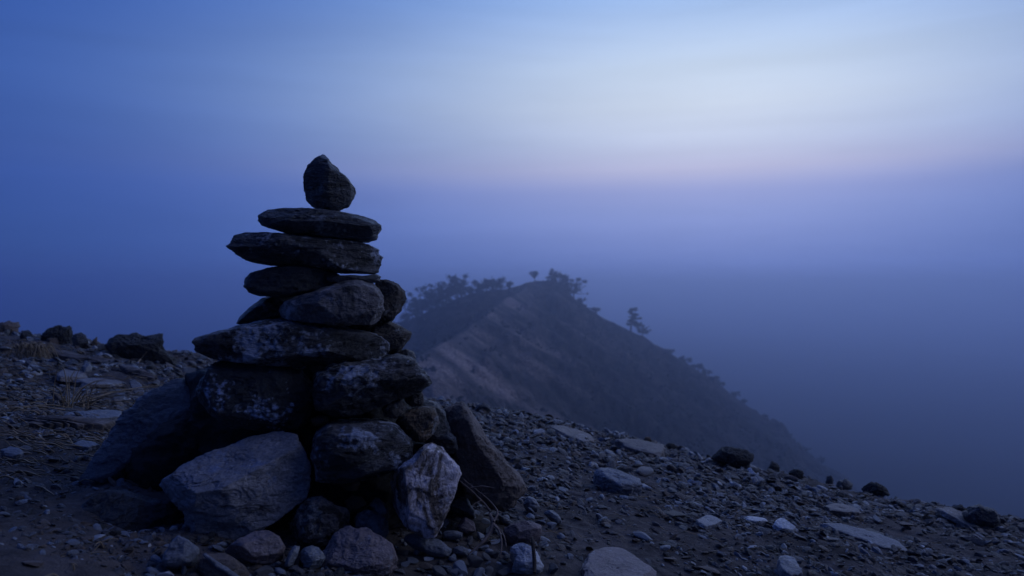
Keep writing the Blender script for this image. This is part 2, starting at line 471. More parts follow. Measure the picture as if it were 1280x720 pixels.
stone('slab', 'blackish rounded slab wedged below the tapering lichen-flecked slab',
      [(303, 358), (306, 348.7), (314, 341), (336, 334.6), (360, 330), (384, 331), (411, 338.4), (430, 344.7), (427, 352), (410, 359), (390, 366), (379.4, 367.3), (352.8, 371.5), (326, 370), (310.3, 364.6)],
      1.69, .12, 'dark', group=GC, cat='stone slab', cuts=4, level=5, noise=.05, strata=.03, sfreq=110, seed=4)
stone('stone_flake', 'thin dark flake pinched above the speckled grey round-faced stone',
      [(404, 342), (420, 344.5), (442, 344), (455, 345), (470, 342.5), (476, 346), (474, 353), (450, 355), (426, 355), (406, 352)],
      1.72, .10, 'dark', group=GC, cat='stone', cuts=2, level=4, noise=.06, seed=5, p=4)
stone('stone', 'speckled grey stone with a pale rounded end face, below the thin flake',
      [(348, 388), (355, 376.5), (372, 370), (388.7, 365), (416.8, 355.5), (433.7, 351.8), (447, 349.5), (461.8, 350.5), (473, 357), (479.3, 371), (480, 385), (474.5, 400.5), (464.7, 406), (445, 406), (416.8, 407.5), (388.7, 404), (360.6, 400.5), (352, 395)],
      1.67, .13, 'granite', group=GC, planes=[(448, 378, .115, (.28, -.95, .12)), (390, 374, .10, (-.35, -.7, .65)), (395, 390, .10, (-.25, -.8, -.5))], cuts=2, level=6, noise=.03, seed=6)
stone('stone', 'dark stone peeking out behind the speckled grey stone on its pointed side',
      [(295.4, 404), (301.5, 394.8), (315.6, 382), (332.5, 371.5), (360, 366), (380, 372), (375, 390), (349, 400), (332.5, 404), (312, 408)],
      1.78, .10, 'dark', group=GC, cuts=5, level=5, noise=.05, seed=7)
stone('stone', 'rounded brown stone standing beside the speckled grey stone',
      [(470, 351), (481.5, 349), (497, 355.5), (505.4, 365.3), (507.4, 373.7), (501, 387.8), (491.4, 399), (480, 403.3), (468, 402), (464, 380)],
      1.74, .075, 'brown_grit', group=GC, planes=[(482, 372, .06, (-.2, -.9, .35)), (495, 385, .05, (.4, -.8, -.2))], cuts=3, level=5, noise=.06, seed=8)
stone('stone', 'brown gritty stone tucked behind the end of the widest slab',
      [(466, 408), (474.5, 404), (484.3, 402.5), (498.4, 407), (513.9, 415.8), (512.5, 421.6), (504, 432.8), (497, 440.5), (484.3, 442), (470, 440), (462, 425)],
      1.77, .10, 'brown_grit', group=GC, planes=[(490, 415, .08, (0, -.7, .7))], cuts=4, level=5, noise=.06, seed=9)
stone('slab', 'widest slab of the cairn, dark with blue-white lichen patches',
      [(244, 421.6), (253.7, 418), (276.2, 412.6), (304.4, 405.2), (332.5, 399), (352.2, 398.2), (371.9, 402.5), (400, 406.5), (433.7, 409.5), (461.8, 414.5), (478.7, 420.1), (484.9, 428.6), (483, 438), (473, 447.5), (464.7, 450.5), (439.3, 452.5), (415, 453.5), (377.5, 454.5), (355, 456.5), (318.4, 454.5), (290.3, 450.5), (262.2, 446.3), (246.7, 439.8)],
      1.66, .17, 'slate_lichen', group=GC, cat='stone slab', planes=[(330, 410, .12, (-.05, -.55, .83)), (350, 432, .15, (-.08, -.96, -.1)), (425, 441, .13, (.15, -.45, -.9)), (474, 435, .07, (.75, -.6, -.1))], cuts=3, level=6, noise=.06, strata=.03, sfreq=80, seed=10)
stone('boulder', 'blackish boulder with bright blue-white lichen flecks under the widest slab',
      [(249, 488), (254, 467), (262.2, 453), (280, 449), (310, 451), (345, 455), (375, 462), (392, 480), (394, 505), (386, 524), (371.9, 535), (332.5, 537), (290.3, 529), (262, 514)],
      1.64, .17, 'dark_spot', group=GC, cat='boulder', planes=[(330, 480, .155, (.15, -.85, .45)), (275, 480, .13, (-.55, -.8, .2)), (340, 515, .14, (.1, -.9, -.35))], cuts=3, level=6, noise=.04, seed=11)
stone('boulder', 'dark jagged rock with a glinting edge jutting out under the widest slab',
      [(392, 484), (398, 463), (416.8, 454), (445, 452), (473, 450), (487, 442.6), (501, 441.2), (518, 452.5), (532, 466.5), (539, 477.8), (529, 485.5), (512.5, 492), (490, 498), (473, 506), (445, 516), (416.8, 521), (401, 515), (395, 500)],
      1.65, .17, 'slate_lichen', group=GC, cat='boulder', planes=[(440, 478, .155, (-.1, -.98, .05)), (505, 460, .11, (.42, -.75, .5)), (510, 485, .10, (.4, -.8, -.5)), (440, 457, .13, (0, -.5, .85))], cuts=3, level=6, noise=.06, strata=.04, sfreq=60, seed=12)
stone('stone', 'small brown stone propping up the jagged rock with the glinting edge',
      [(478, 510), (486, 503), (501, 498), (507, 508), (505, 520), (493, 523), (480, 519)],
      1.60, .04, 'brown_grit', group=GC, cuts=5, level=4, noise=.05, seed=13)
stone('stone', 'small pale striated wedge under the tip of the jagged rock',
      [(506, 493), (516, 490.5), (526.5, 488), (530.7, 500), (527, 507), (515.3, 508), (508, 502)],
      1.66, .035, 'mottled', group=GC, cuts=5, level=4, noise=.09, seed=14)
stone('stone', 'ochre rusty stone between the blue-black shard and the dark lichened boulder',
      [(496, 528), (504, 516), (518.8, 511), (532, 508.5), (545, 511), (549, 524), (542, 541), (529, 552), (512.7, 548), (500, 540)],
      1.63, .07, 'ochre', group=GC, planes=[(525, 530, .06, (.2, -.95, .15)), (525, 513, .05, (0, -.5, .85))], cuts=3, level=5, noise=.06, seed=15)
stone('stone', 'blue-black curved shard standing behind the ochre stone',
      [(526, 505), (536, 501), (545, 503), (556, 517), (563.5, 541), (559, 562), (545, 560), (530, 552), (524, 530)],
      1.70, .06, 'slate', group=GC, planes=[(545, 530, .05, (.45, -.8, .3))], cuts=3, level=5, noise=.04, seed=16)
stone('boulder', 'brown leaning slab with a scooped hollow at the downhill foot of the cairn',
      [(556, 522), (562, 513), (573.8, 505.5), (579, 504), (587, 512.2), (597.5, 530.5), (611, 552), (629, 573), (645, 589), (661, 614), (648, 625), (629, 640), (612, 636), (592, 622), (578, 602), (570, 575), (562, 548)],
      1.74, .09, 'brown', normal=(-.1, -1, .12), group=GB, cat='boulder',
      planes=[(632, 590, .055, (.62, -.62, .45)), (602, 570, .075, (-.25, -.93, -.12)), (575, 515, .05, (-.1, -.6, .8)), (588, 545, .07, (-.55, -.8, .1)), (600, 612, .075, (-.2, -.95, -.25))], cuts=2, level=6, noise=.045, seed=17)
stone('boulder', 'dark rounded boulder with a bright lichen blotch, behind the white quartz rock',
      [(389, 566), (394, 539.7), (408.9, 528), (433.3, 522.5), (460.8, 524.5), (491.3, 526), (507, 541), (519.5, 555), (522, 566), (505, 579), (476, 590), (445.5, 597), (418, 602), (396.7, 598)],
      1.57, .15, 'slate_lichen', group=GC, cat='boulder', planes=[(440, 560, .14, (-.1, -.98, -.02)), (450, 535, .12, (.05, -.62, .8)), (505, 560, .10, (.5, -.75, .3))], cuts=3, level=6, noise=.035, seed=18)
stone('boulder', 'white and brown veined quartz rock with a pointed foot',
      [(482, 600), (499, 584), (512, 574), (522, 567.5), (529.5, 558), (540, 554.5), (558.5, 565.2), (572.3, 577.5), (574.5, 588.6), (568, 613), (559, 637.4), (551, 657.3), (543.3, 669), (531, 670), (518.8, 660), (500, 650), (488.3, 640), (482, 622)],
      1.50, .10, 'white', group=GB, cat='boulder', planes=[(508, 600, .075, (-.93, -.36, -.05)), (548, 600, .070, (.34, -.90, .26)), (530, 650, .08, (-.1, -.95, -.3)), (545, 560, .07, (.1, -.55, .83))], cuts=0, level=6, noise=.022, seed=19, p=4.5, jag=.012)
stone('boulder', 'large blue-grey angular boulder in front of the blackish lichen-flecked one',
      [(195, 607), (202, 597), (211.4, 587), (242, 571.8), (275.6, 560.5), (312.3, 547), (342.8, 538.5), (369, 537.5), (377, 555), (385.6, 581), (387.2, 605.4), (381, 622.2), (355, 640.6), (324.5, 660.5), (300, 671), (269.5, 681), (245, 680), (232.8, 668), (229.8, 646.7), (217.5, 628.4), (202, 613)],
      1.50, .16, 'grey_boulder', group=GB, cat='boulder', normal=(0, -1, .1),
      planes=[(290, 600, .115, (-.10, -.42, .9)), (310, 630, .115, (.12, -.93, -.3)), (245, 640, .085, (-.62, -.76, -.1)), (365, 600, .08, (.62, -.78, .05))], cuts=0, level=6, noise=.022, strata=.012, sfreq=60, seed=20, p=4.5)
stone('slab', 'smooth dark blue slab leaning uphill against the cairn',
      [(100, 606), (112, 585), (119.7, 573.3), (138, 545.8), (159.5, 521.4), (172.2, 508), (194.4, 492), (216.7, 478.3), (226, 477), (238.9, 484), (253, 491), (258, 503), (250, 519), (231, 534), (205, 554), (180, 572), (159.5, 588), (135, 603), (117, 613)],
      1.74, .035, 'slab_dark', group=GB, cat='stone slab', normal=(-.2, -1, .75), cuts=1, level=6, noise=.05, seed=21, p=5)
stone('boulder', 'low blackish boulder beside the large blue-grey angular boulder',
      [(98, 640), (104, 628), (120, 619), (136, 614), (155.5, 612.5), (173.3, 617), (192, 623), (213, 627), (228.9, 644.4), (233, 664.4), (213, 680), (177.8, 694), (144.4, 706), (115.5, 708), (101, 692), (96, 662)],
      1.50, .14, 'dark', group=GB, cat='boulder', normal=(0, -1, .15), planes=[(160, 640, .11, (-.1, -.75, .65)), (170, 680, .12, (0, -.95, -.15))], cuts=3, level=6, noise=.03, seed=22)
# added fill stones, coloured black as the shade in the cairn's gaps
core = [([(235, 470), (300, 450), (380, 455), (400, 520), (390, 580), (330, 600), (250, 590), (225, 540)], 1.88, .20, 'added stones coloured black as gap shade under the widest slab'),
        ([(360, 455), (420, 445), (500, 455), (520, 500), (530, 560), (470, 590), (390, 590), (370, 520)], 1.90, .20, 'added shade-black stone deep behind the jagged rock with the glinting edge'),
        ([(370, 560), (440, 550), (540, 550), (570, 600), (560, 640), (500, 665), (400, 665), (372, 620)], 1.74, .15, 'added shade-black stone in the hollow behind the mottled and round pebbles'),
        ([(150, 560), (200, 530), (260, 505), (330, 530), (300, 580), (250, 610), (190, 640), (140, 625)], 1.80, .13, 'added shade-black stone in the hollow under the smooth leaning slab'),
        ([(500, 520), (540, 525), (580, 545), (600, 590), (600, 625), (560, 640), (530, 620), (505, 570)], 1.86, .10, 'added shade-black stone in the gap behind the white and brown quartz rock'),
        ([(300, 400), (350, 375), (470, 372), (490, 400), (480, 430), (380, 440), (310, 432)], 1.86, .12, 'added shade-black stone hidden in the middle of the cairn above the widest slab')]
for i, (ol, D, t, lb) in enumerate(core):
    if i == 0: lb = 'added shade-black stone deep in the gap just under the widest slab'
    stone('boulder', lb, ol, D, t, 'black', group='added shade-black stones inside the cairn', cat='boulder', cuts=5, level=5, noise=.06, seed=40 + i)

for i, (ol, D, t, mt, lb) in enumerate([
    ([(498, 440), (507, 436), (517, 440), (520, 447), (512, 451), (500, 449)], 1.75, .04, 'dark', 'small knobbly black stone wedged just above the glinting edge of the jagged rock'),
    ([(384, 455), (398, 452), (409, 456), (404, 464), (390, 465)], 1.62, .03, 'brown_grit', 'small brown wedge between the widest slab and the two big rocks below it'),
    ([(388, 524), (402, 519), (412, 522), (408, 530), (394, 533)], 1.57, .03, 'ochre', 'small rusty wedge at the meeting point of three dark boulders'),
    ([(550, 545), (560, 540), (570, 548), (572, 562), (560, 567), (551, 558)], 1.66, .035, 'slate', 'small slate wedge in the gap beside the blue-black curved shard'),
    ([(425, 604), (440, 598), (452, 603), (446, 613), (431, 613)], 1.60, .03, 'brown', 'small brown stone lodged under the dark rounded boulder with the bright lichen blotch')]):
    stone('stone', lb, ol, D, t, mt, group='small wedge stones in the gaps of the cairn', cuts=5, level=4, noise=.07, seed=140 + i)

# --- foot stones, upright-ish
def foot(name, label, ol, thick, mat, lift=0., D=None, nz=.35, cat='stone', **kw):
    """a stone resting on the soil: its distance follows from where its lowest pixel meets the ground"""
    a = np.array(ol)
    b = a[a[:, 1].argmax()]
    if D is None: D = hit(b[0], min(b[1], 716)) + thick * .8 - .01
    return stone(name, label, ol, D + lift, thick, mat, normal=(0, -1, nz), cat=cat, group='stones at the foot of the cairn', **kw)
foot('stone', 'rough mottled rock with dark pits beside the round blue-grey pebble',
     [(362, 655), (372, 640), (381.7, 628.3), (388.3, 622.5), (398.3, 623), (411.7, 629), (418, 633.5), (430, 637), (437, 645), (434, 657), (430, 667), (412, 677), (398, 683), (380, 684), (366, 672)],
     .05, 'mottled', seed=51, level=6, noise=.07, planes=[(375, 655, .035, (-.8, -.6, 0))], cuts=4)
foot('pebble', 'round blue-grey pebble between the mottled rock and the quartz rock',
     [(441.5, 650), (446, 642), (463, 637.5), (474, 640.8), (484, 652), (486.8, 662), (481, 675), (470, 682), (454, 678), (443.5, 670)],
     .036, 'pebble', seed=52, noise=.02, cuts=5)
foot('stone', 'purplish brown notched stone lying just below the round blue-grey pebble',
     [(416, 676), (421.7, 666), (433.3, 669), (446.7, 674), (460, 670.5), (467.5, 677.5), (481.7, 680.8), (489, 687), (495.5, 695), (496, 707), (487, 718), (470, 726), (446.7, 730), (420, 722), (395, 718), (403, 700)],
     .05, 'purple', seed=53, nz=1.1, noise=.03, cuts=2, level=6, p=4)
foot('pebble', 'small round blue pebble beside the purplish brown notched stone',
     [(375, 698.3), (376.7, 688), (383, 684), (390, 682.3), (398.3, 685.5), (404, 692), (406.7, 697), (401.7, 707), (390, 714), (380, 710)],
     .024, 'pebble', seed=54, cuts=5, noise=.03)
foot('pebble', 'small upright elongated pebble beside the round blue pebble',
     [(355, 707), (358, 698), (361.7, 690), (368.3, 682), (375, 683.3), (372.5, 693.3), (366, 707), (359, 710)],
     .013, 'pebble', seed=55, cuts=3, noise=.03, level=4)
foot('stone', 'smooth purplish cobble with a pale corner under the blue-grey boulder',
     [(281, 688), (290, 681), (299.5, 674.9), (320.6, 665), (336, 664), (349, 672), (356, 684.7), (354.5, 699), (341.7, 706.5), (326.3, 708), (309, 705), (292, 697)],
     .045, 'purple', seed=56, cuts=4, noise=.03, planes=[(310, 697, .035, (-.4, -.8, -.4))])
foot('stone', 'flat-faced dark blue stone tucked under the low corner of the blue-grey boulder',
     [(201, 704), (206, 692), (211, 682), (222.2, 670.6), (236.3, 676.3), (249.5, 686), (248, 698), (240.5, 708), (222, 711), (207, 710)],
     .035, 'slab_blue', seed=57, cuts=2, noise=.02, p=3.5)
foot('stone', 'brown rounded stone crossed by a thin splinter below the purplish cobble',
     [(246, 712), (252, 700), (262, 692), (275, 690), (290, 696), (303, 706), (312, 718), (305, 730), (260, 732)],
     .035, 'brown', seed=58, cuts=3, noise=.03)
foot('stone_splinter', 'thin grey splinter leaning over the brown rounded stone',
     [(251, 692), (256, 691), (275, 704), (299, 720), (304, 727), (296, 727), (270, 711)],
     .010, 'slab_blue', lift=-.035, seed=59, cuts=1, noise=.03, level=4)
foot('stone', 'reddish dark stone at the back of the hollow above the round pebble',
     [(430, 628), (440, 621), (452, 622), (459, 631), (450, 638), (437, 642)], .03, 'brown', D=1.56, seed=60, level=4, cuts=4)
foot('stone', 'dull grey stone at the back of the hollow beside the reddish one',
     [(461, 632), (470, 622), (478, 626), (486, 638), (486, 649), (474, 650)], .03, 'pebble', D=1.56, seed=61, level=4, cuts=4)
foot('stone', 'smooth grey wedge between the quartz rock and the brown slab',
     [(562, 634), (573.3, 624.2), (583.3, 625.5), (590, 636), (595.5, 646), (592, 649), (575, 642), (564, 638)],
     .03, 'pebble', seed=62, nz=.8, cuts=2)
foot('stone', 'dark rounded stone below the smooth grey wedge',
     [(571, 659), (576, 650), (583.3, 646.5), (593.3, 654), (595, 664), (583, 668), (573, 667)], .024, 'purple', seed=63, cuts=4)
foot('pebble', 'flat pale oval pebble beside the dark rounded stone',
     [(552, 668), (560, 663.5), (570, 664.5), (578.5, 668), (577, 673), (565, 675), (556, 674)], .014, 'slab_blue', seed=64, cuts=2, nz=.8)
foot('slab', 'long smooth grey slab lying under the pointed foot of the quartz rock',
     [(504, 673), (510, 669.5), (517, 669), (540, 674.5), (558.5, 681.5), (565, 690), (558, 695.5), (545, 693.5), (533, 690), (513, 681)],
     .012, 'slab_blue', seed=65, nz=1.6, cuts=1, p=4, cat='stone slab')
foot('pebble', 'small blue oval pebble beside the long smooth grey slab',
     [(565, 687), (571.7, 684), (579, 685), (586, 690), (583, 695), (574, 695.5), (567, 692)], .013, 'slab_blue', seed=66, cuts=2, nz=.8)
foot('stone', 'purplish flat block with a chipped corner on the soil below the brown leaning slab',
     [(629, 666), (640, 661), (650, 657.3), (666.7, 655.5), (677, 662.5), (675, 671), (662, 680), (638, 681.5), (632, 675)],
     .035, 'purple', seed=67, nz=1.0, cuts=2, p=4, level=6)
foot('stone', 'split pale blue stone in front of the purplish flat block',
     [(637, 692), (645, 683.5), (658, 684), (668, 692), (680, 707), (676, 715), (655, 718), (640, 715), (644, 704)],
     .035, 'pale', seed=68, nz=1.0, cuts=5, level=6)
foot('stone', 'narrow grey stone between the twigs and the purplish flat block',
     [(621, 644), (634, 650), (645, 657.5), (640, 661), (628, 655)], .015, 'slab_blue', seed=69, cuts=2, level=4, nz=.8)
foot('stone', 'olive-edged rounded stone at the corner of the brown leaning slab',
     [(654, 632), (657, 624), (661, 620), (668.3, 623.3), (675, 633.3), (671, 640), (658, 639)], .022, 'pebble', seed=70, cuts=4)
foot('pebble', 'smooth oval grey pebble on bare soil downhill of the brown leaning slab',
     [(679.5, 641.7), (684, 637.5), (690, 637.5), (699, 645), (703, 653), (699, 656), (689, 651)], .018, 'pebble', seed=71, cuts=1)

# --- flat slabs and stones on the open slope (lie in the slope of the ground)
GN = (.132, .054, .99)
def flat(name, label, ol, h, mat, tilt=(0, 0), cat='stone', group='flat stones on the open slope', sink=.3, **kw):
    a = np.array(ol, float)
    c = a.mean(0)
    D = hit(c[0], min(c[1], 719), h * (1 - sink))
    n = (GN[0] + tilt[0], GN[1] + tilt[1], GN[2])
    h *= .8; kw.setdefault('p', 9); kw.setdefault('cuts', 2); kw.setdefault('level', 5); kw.setdefault('noise', .03); kw.setdefault('jag', .07)
    me, loc = rock_mesh(name, ol, n, D, h, mat, **kw)
    o = link(name, me, M[mat], loc)
    return tag(o, label, cat, group)
flat('slab', 'long brown-grey slab near the ridge edge, nearest to the brown leaning slab', [(683, 536.5), (696, 534), (707, 534.5), (726, 539.5), (742, 546), (743, 553), (729, 554), (712, 548), (698, 543)], .013, 'slab_brown', tilt=(.1, -.12), seed=80, cat='stone slab')
flat('slab', 'thick brown-grey slab with a black shadowed edge on the ridge edge', [(768, 553), (777, 552), (787, 551.5), (810, 556), (831, 560), (830, 567), (823.5, 573), (799, 567), (780, 561)], .024, 'slab_brown', tilt=(.05, -.2), seed=81, cat='stone slab', sink=-.2)
flat('slab', 'thick blue-topped block with a black front face on mid slope', [(741, 592), (750, 590.5), (762, 592), (780, 598), (799, 605), (800.5, 612), (790, 615), (774.5, 614), (758, 607), (746, 600)], .032, 'slab_blue', tilt=(0, -.22), seed=82, cat='stone block', sink=-.1)
flat('stone', 'flat blue-grey diamond-shaped stone on the bare soil', [(870, 653), (877, 648), (885, 645), (895, 648.5), (903, 653), (893, 658), (881, 661), (875, 658)], .009, 'slab_blue', seed=83)
flat('slab', 'broad purplish slab cut by the bottom edge of the picture', [(727, 706), (734.7, 696), (752, 691), (771, 688.5), (793, 695), (806, 704), (822, 719), (800, 740), (760, 748), (730, 730)], .018, 'purple', seed=84, cat='stone slab', level=6)
flat('stone_flake', 'bright pale flake tilted up below the black jagged rock', [(934, 586), (938, 585), (945.6, 594), (948, 601), (943, 601), (938, 594)], .008, 'pale', tilt=(-.1, -.7), seed=86, level=4)
flat('stone_flake', 'slim bright flake lying downhill of the tilted pale flake', [(911, 603), (917, 603), (927, 608), (926, 610), (918, 609)], .006, 'pale', tilt=(0, -.3), seed=87, level=4)
flat('stone', 'pale bluish stone with a ridged back beside the slim pale sliver', [(966, 657), (970, 652), (977, 650.5), (986, 657), (995, 662.5), (988, 667), (972, 664)], .016, 'pale', tilt=(0, -.3), seed=88, cuts=4)
flat('slab', 'long pale blue-grey slab sloping downhill like a ramp', [(1026, 655), (1050, 656.5), (1072, 662), (1095, 668.5), (1115, 676), (1130, 684), (1134, 692), (1118, 691), (1100, 686), (1066, 673.5), (1040, 664)], .012, 'slab_blue', tilt=(.05, -.25), seed=89, cat='stone slab', level=6)
flat('stone_flake', 'slim pale sliver of stone uphill of the ridged pale stone', [(930, 648), (940, 647), (956, 650), (959, 653), (945, 654), (933, 652)], .008, 'pale', tilt=(0, -.1), seed=90, level=4)
flat('stone', 'flat brown-grey stone half buried uphill of the long pale ramp-like slab', [(1030, 634), (1040, 631), (1060, 632.5), (1073, 638), (1075, 643), (1055, 642), (1038, 639)], .010, 'slab_brown', seed=91)
flat('slab', 'long dark slab on the ridge edge leading up to the big dark boulder', [(1170, 636), (1188, 636), (1215, 648), (1240, 662), (1245, 669), (1230, 668), (1205, 657), (1182, 646)], .012, 'slab_brown', tilt=(.1, -.2), seed=92, cat='stone slab')
flat('stone', 'blue-grey stone cut by the bottom edge below the ridged pale stone', [(972, 702), (980, 698), (989, 699), (997, 708), (1004, 722), (985, 726), (975, 715)], .018, 'slab_blue', tilt=(0, -.2), seed=93, cuts=3)
flat('slab', 'flat round-edged dark slab on the soil bank near the dry grass', [(66, 468), (75, 464), (90, 463), (105, 466), (112, 472), (95, 475), (72, 474)], .014, 'slab_brown', seed=94, cat='stone slab', group='flat stones on the soil bank')
flat('slab', 'dark flat slab reaching from the dry grass towards the narrow triangular slab', [(95, 477), (115, 474), (140, 474), (158, 477), (155, 482), (130, 483), (105, 482)], .012, 'slab_brown', seed=95, cat='stone slab', group='flat stones on the soil bank')
flat('stone_flake', 'narrow triangular blue-grey slab propped behind the leaning blue slab', [(160, 476), (168, 475), (177, 482), (181, 494), (183, 505), (175, 507), (168, 492)], .010, 'slab_blue', tilt=(-.2, -.9), seed=96, group='flat stones on the soil bank')
flat('slab', 'wide thin blue-grey slab in front of the dry straw clump', [(72, 520), (90, 517), (120, 515), (150, 516), (154, 522), (140, 526), (110, 527), (85, 526)], .014, 'slab_blue', tilt=(0, -.1), seed=97, cat='stone slab', group='flat stones on the soil bank', level=6)
flat('stone', 'pale blue stone lying alone near the picture edge below the straw', [(2, 566), (12, 562), (25, 563), (30, 569), (20, 573), (6, 572)], .012, 'slab_blue', tilt=(0, -.3), seed=98, group='flat stones on the soil bank')
flat('stone', 'pale blue flat stone beside the leaning blue slab', [(88, 557), (100, 553), (118, 555), (124, 559), (110, 562), (95, 561)], .010, 'slab_blue', tilt=(0, -.2), seed=99, group='flat stones on the soil bank')
flat('stone', 'round pale stone on the soil bank above the flat round-edged slab', [(102, 459), (106, 455), (112, 455), (115, 461), (113, 467), (105, 467)], .022, 'pebble', tilt=(0, -.6), seed=100, group='flat stones on the soil bank', p=2.5)

def crest(name, label, ol, mat, k=.8, dn=0., cat='stone', group='dark rocks on the ridge edge', **kw):
    kw['cuts'] = kw.get('cuts', 3) + 4; kw.setdefault('jag', .11)
    a = np.array(ol, float)
    b = a[a[:, 1].argmax()]
    D = hit(b[0], b[1]) + dn
    w = (a[:, 0].max() - a[:, 0].min()) / F * D / 2
    t = min(w * k, .22)
    return stone(name, label, ol, D + t * .6, t, mat, cat=cat, group=group, **kw)
crest('boulder', 'big black jagged rock on the ridge edge past the two brown-grey slabs', [(888, 572), (895, 565), (903, 560), (920, 561), (933, 562.5), (940, 571), (938, 582), (920, 584), (900, 579)], 'black', seed=110, cuts=5, noise=.09, cat='boulder')
crest('stone', 'small black fang-shaped rock standing on the ridge edge', [(959, 589), (962, 582), (965, 577), (970, 579), (975, 584), (973, 591)], 'black', seed=111, cuts=3, noise=.06, level=4)
crest('stone', 'low black rock on the ridge edge next to the fang-shaped rock', [(985, 592), (989, 588), (996, 586), (1004, 590), (1005, 598), (994, 599)], 'black', seed=112, cuts=4, noise=.08, level=4)
crest('stone', 'small upright dark knob on the ridge edge above the flat half-buried stone', [(1032, 603), (1034, 596), (1039, 594), (1042, 600), (1041, 608), (1034, 608)], 'dark', seed=113, cuts=3, noise=.06, level=4)
crest('stone', 'dark stubby rock beside the small upright knob', [(1044, 607), (1050, 601), (1058, 599), (1065, 606), (1064, 612), (1050, 612)], 'dark', seed=114, cuts=4, noise=.08, level=4)
crest('boulder', 'black humped rock on the ridge edge above the long pale ramp-like slab', [(1077, 614), (1082, 607), (1089, 602), (1100, 604.5), (1108, 610), (1113, 618), (1100, 622), (1085, 620)], 'black', seed=115, cuts=4, noise=.07, cat='boulder')
crest('boulder', 'broad brownish black boulder farthest down the ridge edge', [(1203, 642), (1212, 634), (1225, 632), (1238, 635), (1249, 642), (1252, 655), (1240, 662), (1215, 657)], 'dark', seed=116, cuts=4, noise=.05, cat='boulder')
crest('stone', 'round black rock touching the broad brownish black boulder', [(1189, 641), (1194, 634), (1201, 631.5), (1208, 636), (1209, 645), (1198, 648)], 'black', seed=117, cuts=3, noise=.06, level=4)
crest('boulder', 'big black saddle-shaped boulder on the skyline behind the leaning blue slab', [(131, 431), (136, 423.5), (146, 419), (156, 417.5), (168, 420), (178, 422.5), (189, 420), (199.5, 419), (203, 430), (206, 441), (218, 448), (219, 456), (195, 457), (165, 452), (142, 442)], 'black', seed=118, cuts=3, noise=.09, cat='boulder', level=6)
crest('stone', 'rusty brown block at the very edge of the picture on the skyline', [(-8, 406), (2, 404), (12, 401.5), (18, 403.5), (23.8, 402), (23, 415), (10, 419), (-8, 419)], 'brown', seed=119, cuts=3, noise=.06)
crest('stone', 'black rock with a horn-like tip on the skyline past the grey mossy block', [(54, 418), (58, 412), (66, 409), (76, 407.5), (80, 411), (85, 408.5), (88, 411), (89, 422), (84, 431), (58, 431), (50, 424)], 'black', seed=120, cuts=4, noise=.13)
crest('stone', 'grey mossy block on the skyline next to the rusty block', [(25, 420), (27, 414), (39, 413), (41, 421), (36, 426), (27, 426)], 'slate', seed=121, cuts=4, noise=.06, level=4)
crest('stone', 'rounded mossy rock on the skyline beside the horn-tipped black rock', [(89, 423), (93, 418), (102, 416.5), (108, 421), (110, 429), (104, 436), (92, 434)], 'slate', seed=122, cuts=4, noise=.07, level=4)
crest('stone', 'small orange-brown pointed stone on the skyline', [(112, 431), (116, 425), (121, 421), (122, 430), (119, 434)], 'ochre', seed=123, cuts=2, noise=.05, level=4)
crest('pebble', 'small bright bluish pebble just under the orange-brown pointed stone', [(114.5, 434), (118, 431.5), (122, 434), (121, 438), (116, 438)], 'pale', seed=124, cuts=2, noise=.03, level=4)
crest('stone', 'rounded dark stone on the skyline behind the brown leaning slab', [(594, 512), (597, 506), (603, 503), (609, 506), (614, 513), (606, 517), (597, 516)], 'dark', seed=125, cuts=3, noise=.05, level=4)
crest('stone', 'small rusty orange stone on the ridge edge behind the thick brown-grey slab', [(804, 551), (807, 546), (813, 547), (815, 553), (810, 556)], 'ochre', seed=126, cuts=3, noise=.07, level=4)
crest('stone', 'small black rock on the ridge edge between the thick slab and the jagged rock', [(830, 557), (836, 553.5), (843, 555), (846, 560), (838, 562)], 'black', seed=127, cuts=3, noise=.07, level=4)

# --- loose stones: a library of small meshes, copied one by one
def small_rock(seed, flatness, elong, level=2, angular=7, noise=.08):
    U, T = ico(level)
    rg = np.random.default_rng(seed)
    L = U.copy()
    for _ in range(angular):
        v = rg.normal(size=3); v /= np.linalg.norm(v)
        d = rg.uniform(.38, .80)
        s = L @ v
        L *= np.where(s > d, d / np.maximum(s, 1e-9), 1)[:, None]
    L = L * (1 + noise * fbm(L * 1.6 + seed, 3, seed))[:, None]
    L = L * [1, elong, flatness]
    L /= np.abs(L).max()
    return L, T
LIB = []
for s in range(26):
    rg = random.Random(s + 50)
    fl = rg.choice([.16, .22, .3, .45, .65]); el = rg.uniform(.45, .9)
    ang = rg.choice([7, 9, 14])
    L, T = small_rock(s, fl, el, 3, ang, .05)
    shape = 'flat' if fl < .35 else ('angular' if ang < 10 else 'rounded')
    me = {}
    for k in S_MATS:
        m_ = mesh_np('loose_stone', L, T, shape == 'rounded'); m_.materials.append(S_MATS[k]); me[k] = m_
    LIB.append((shape, me, L))

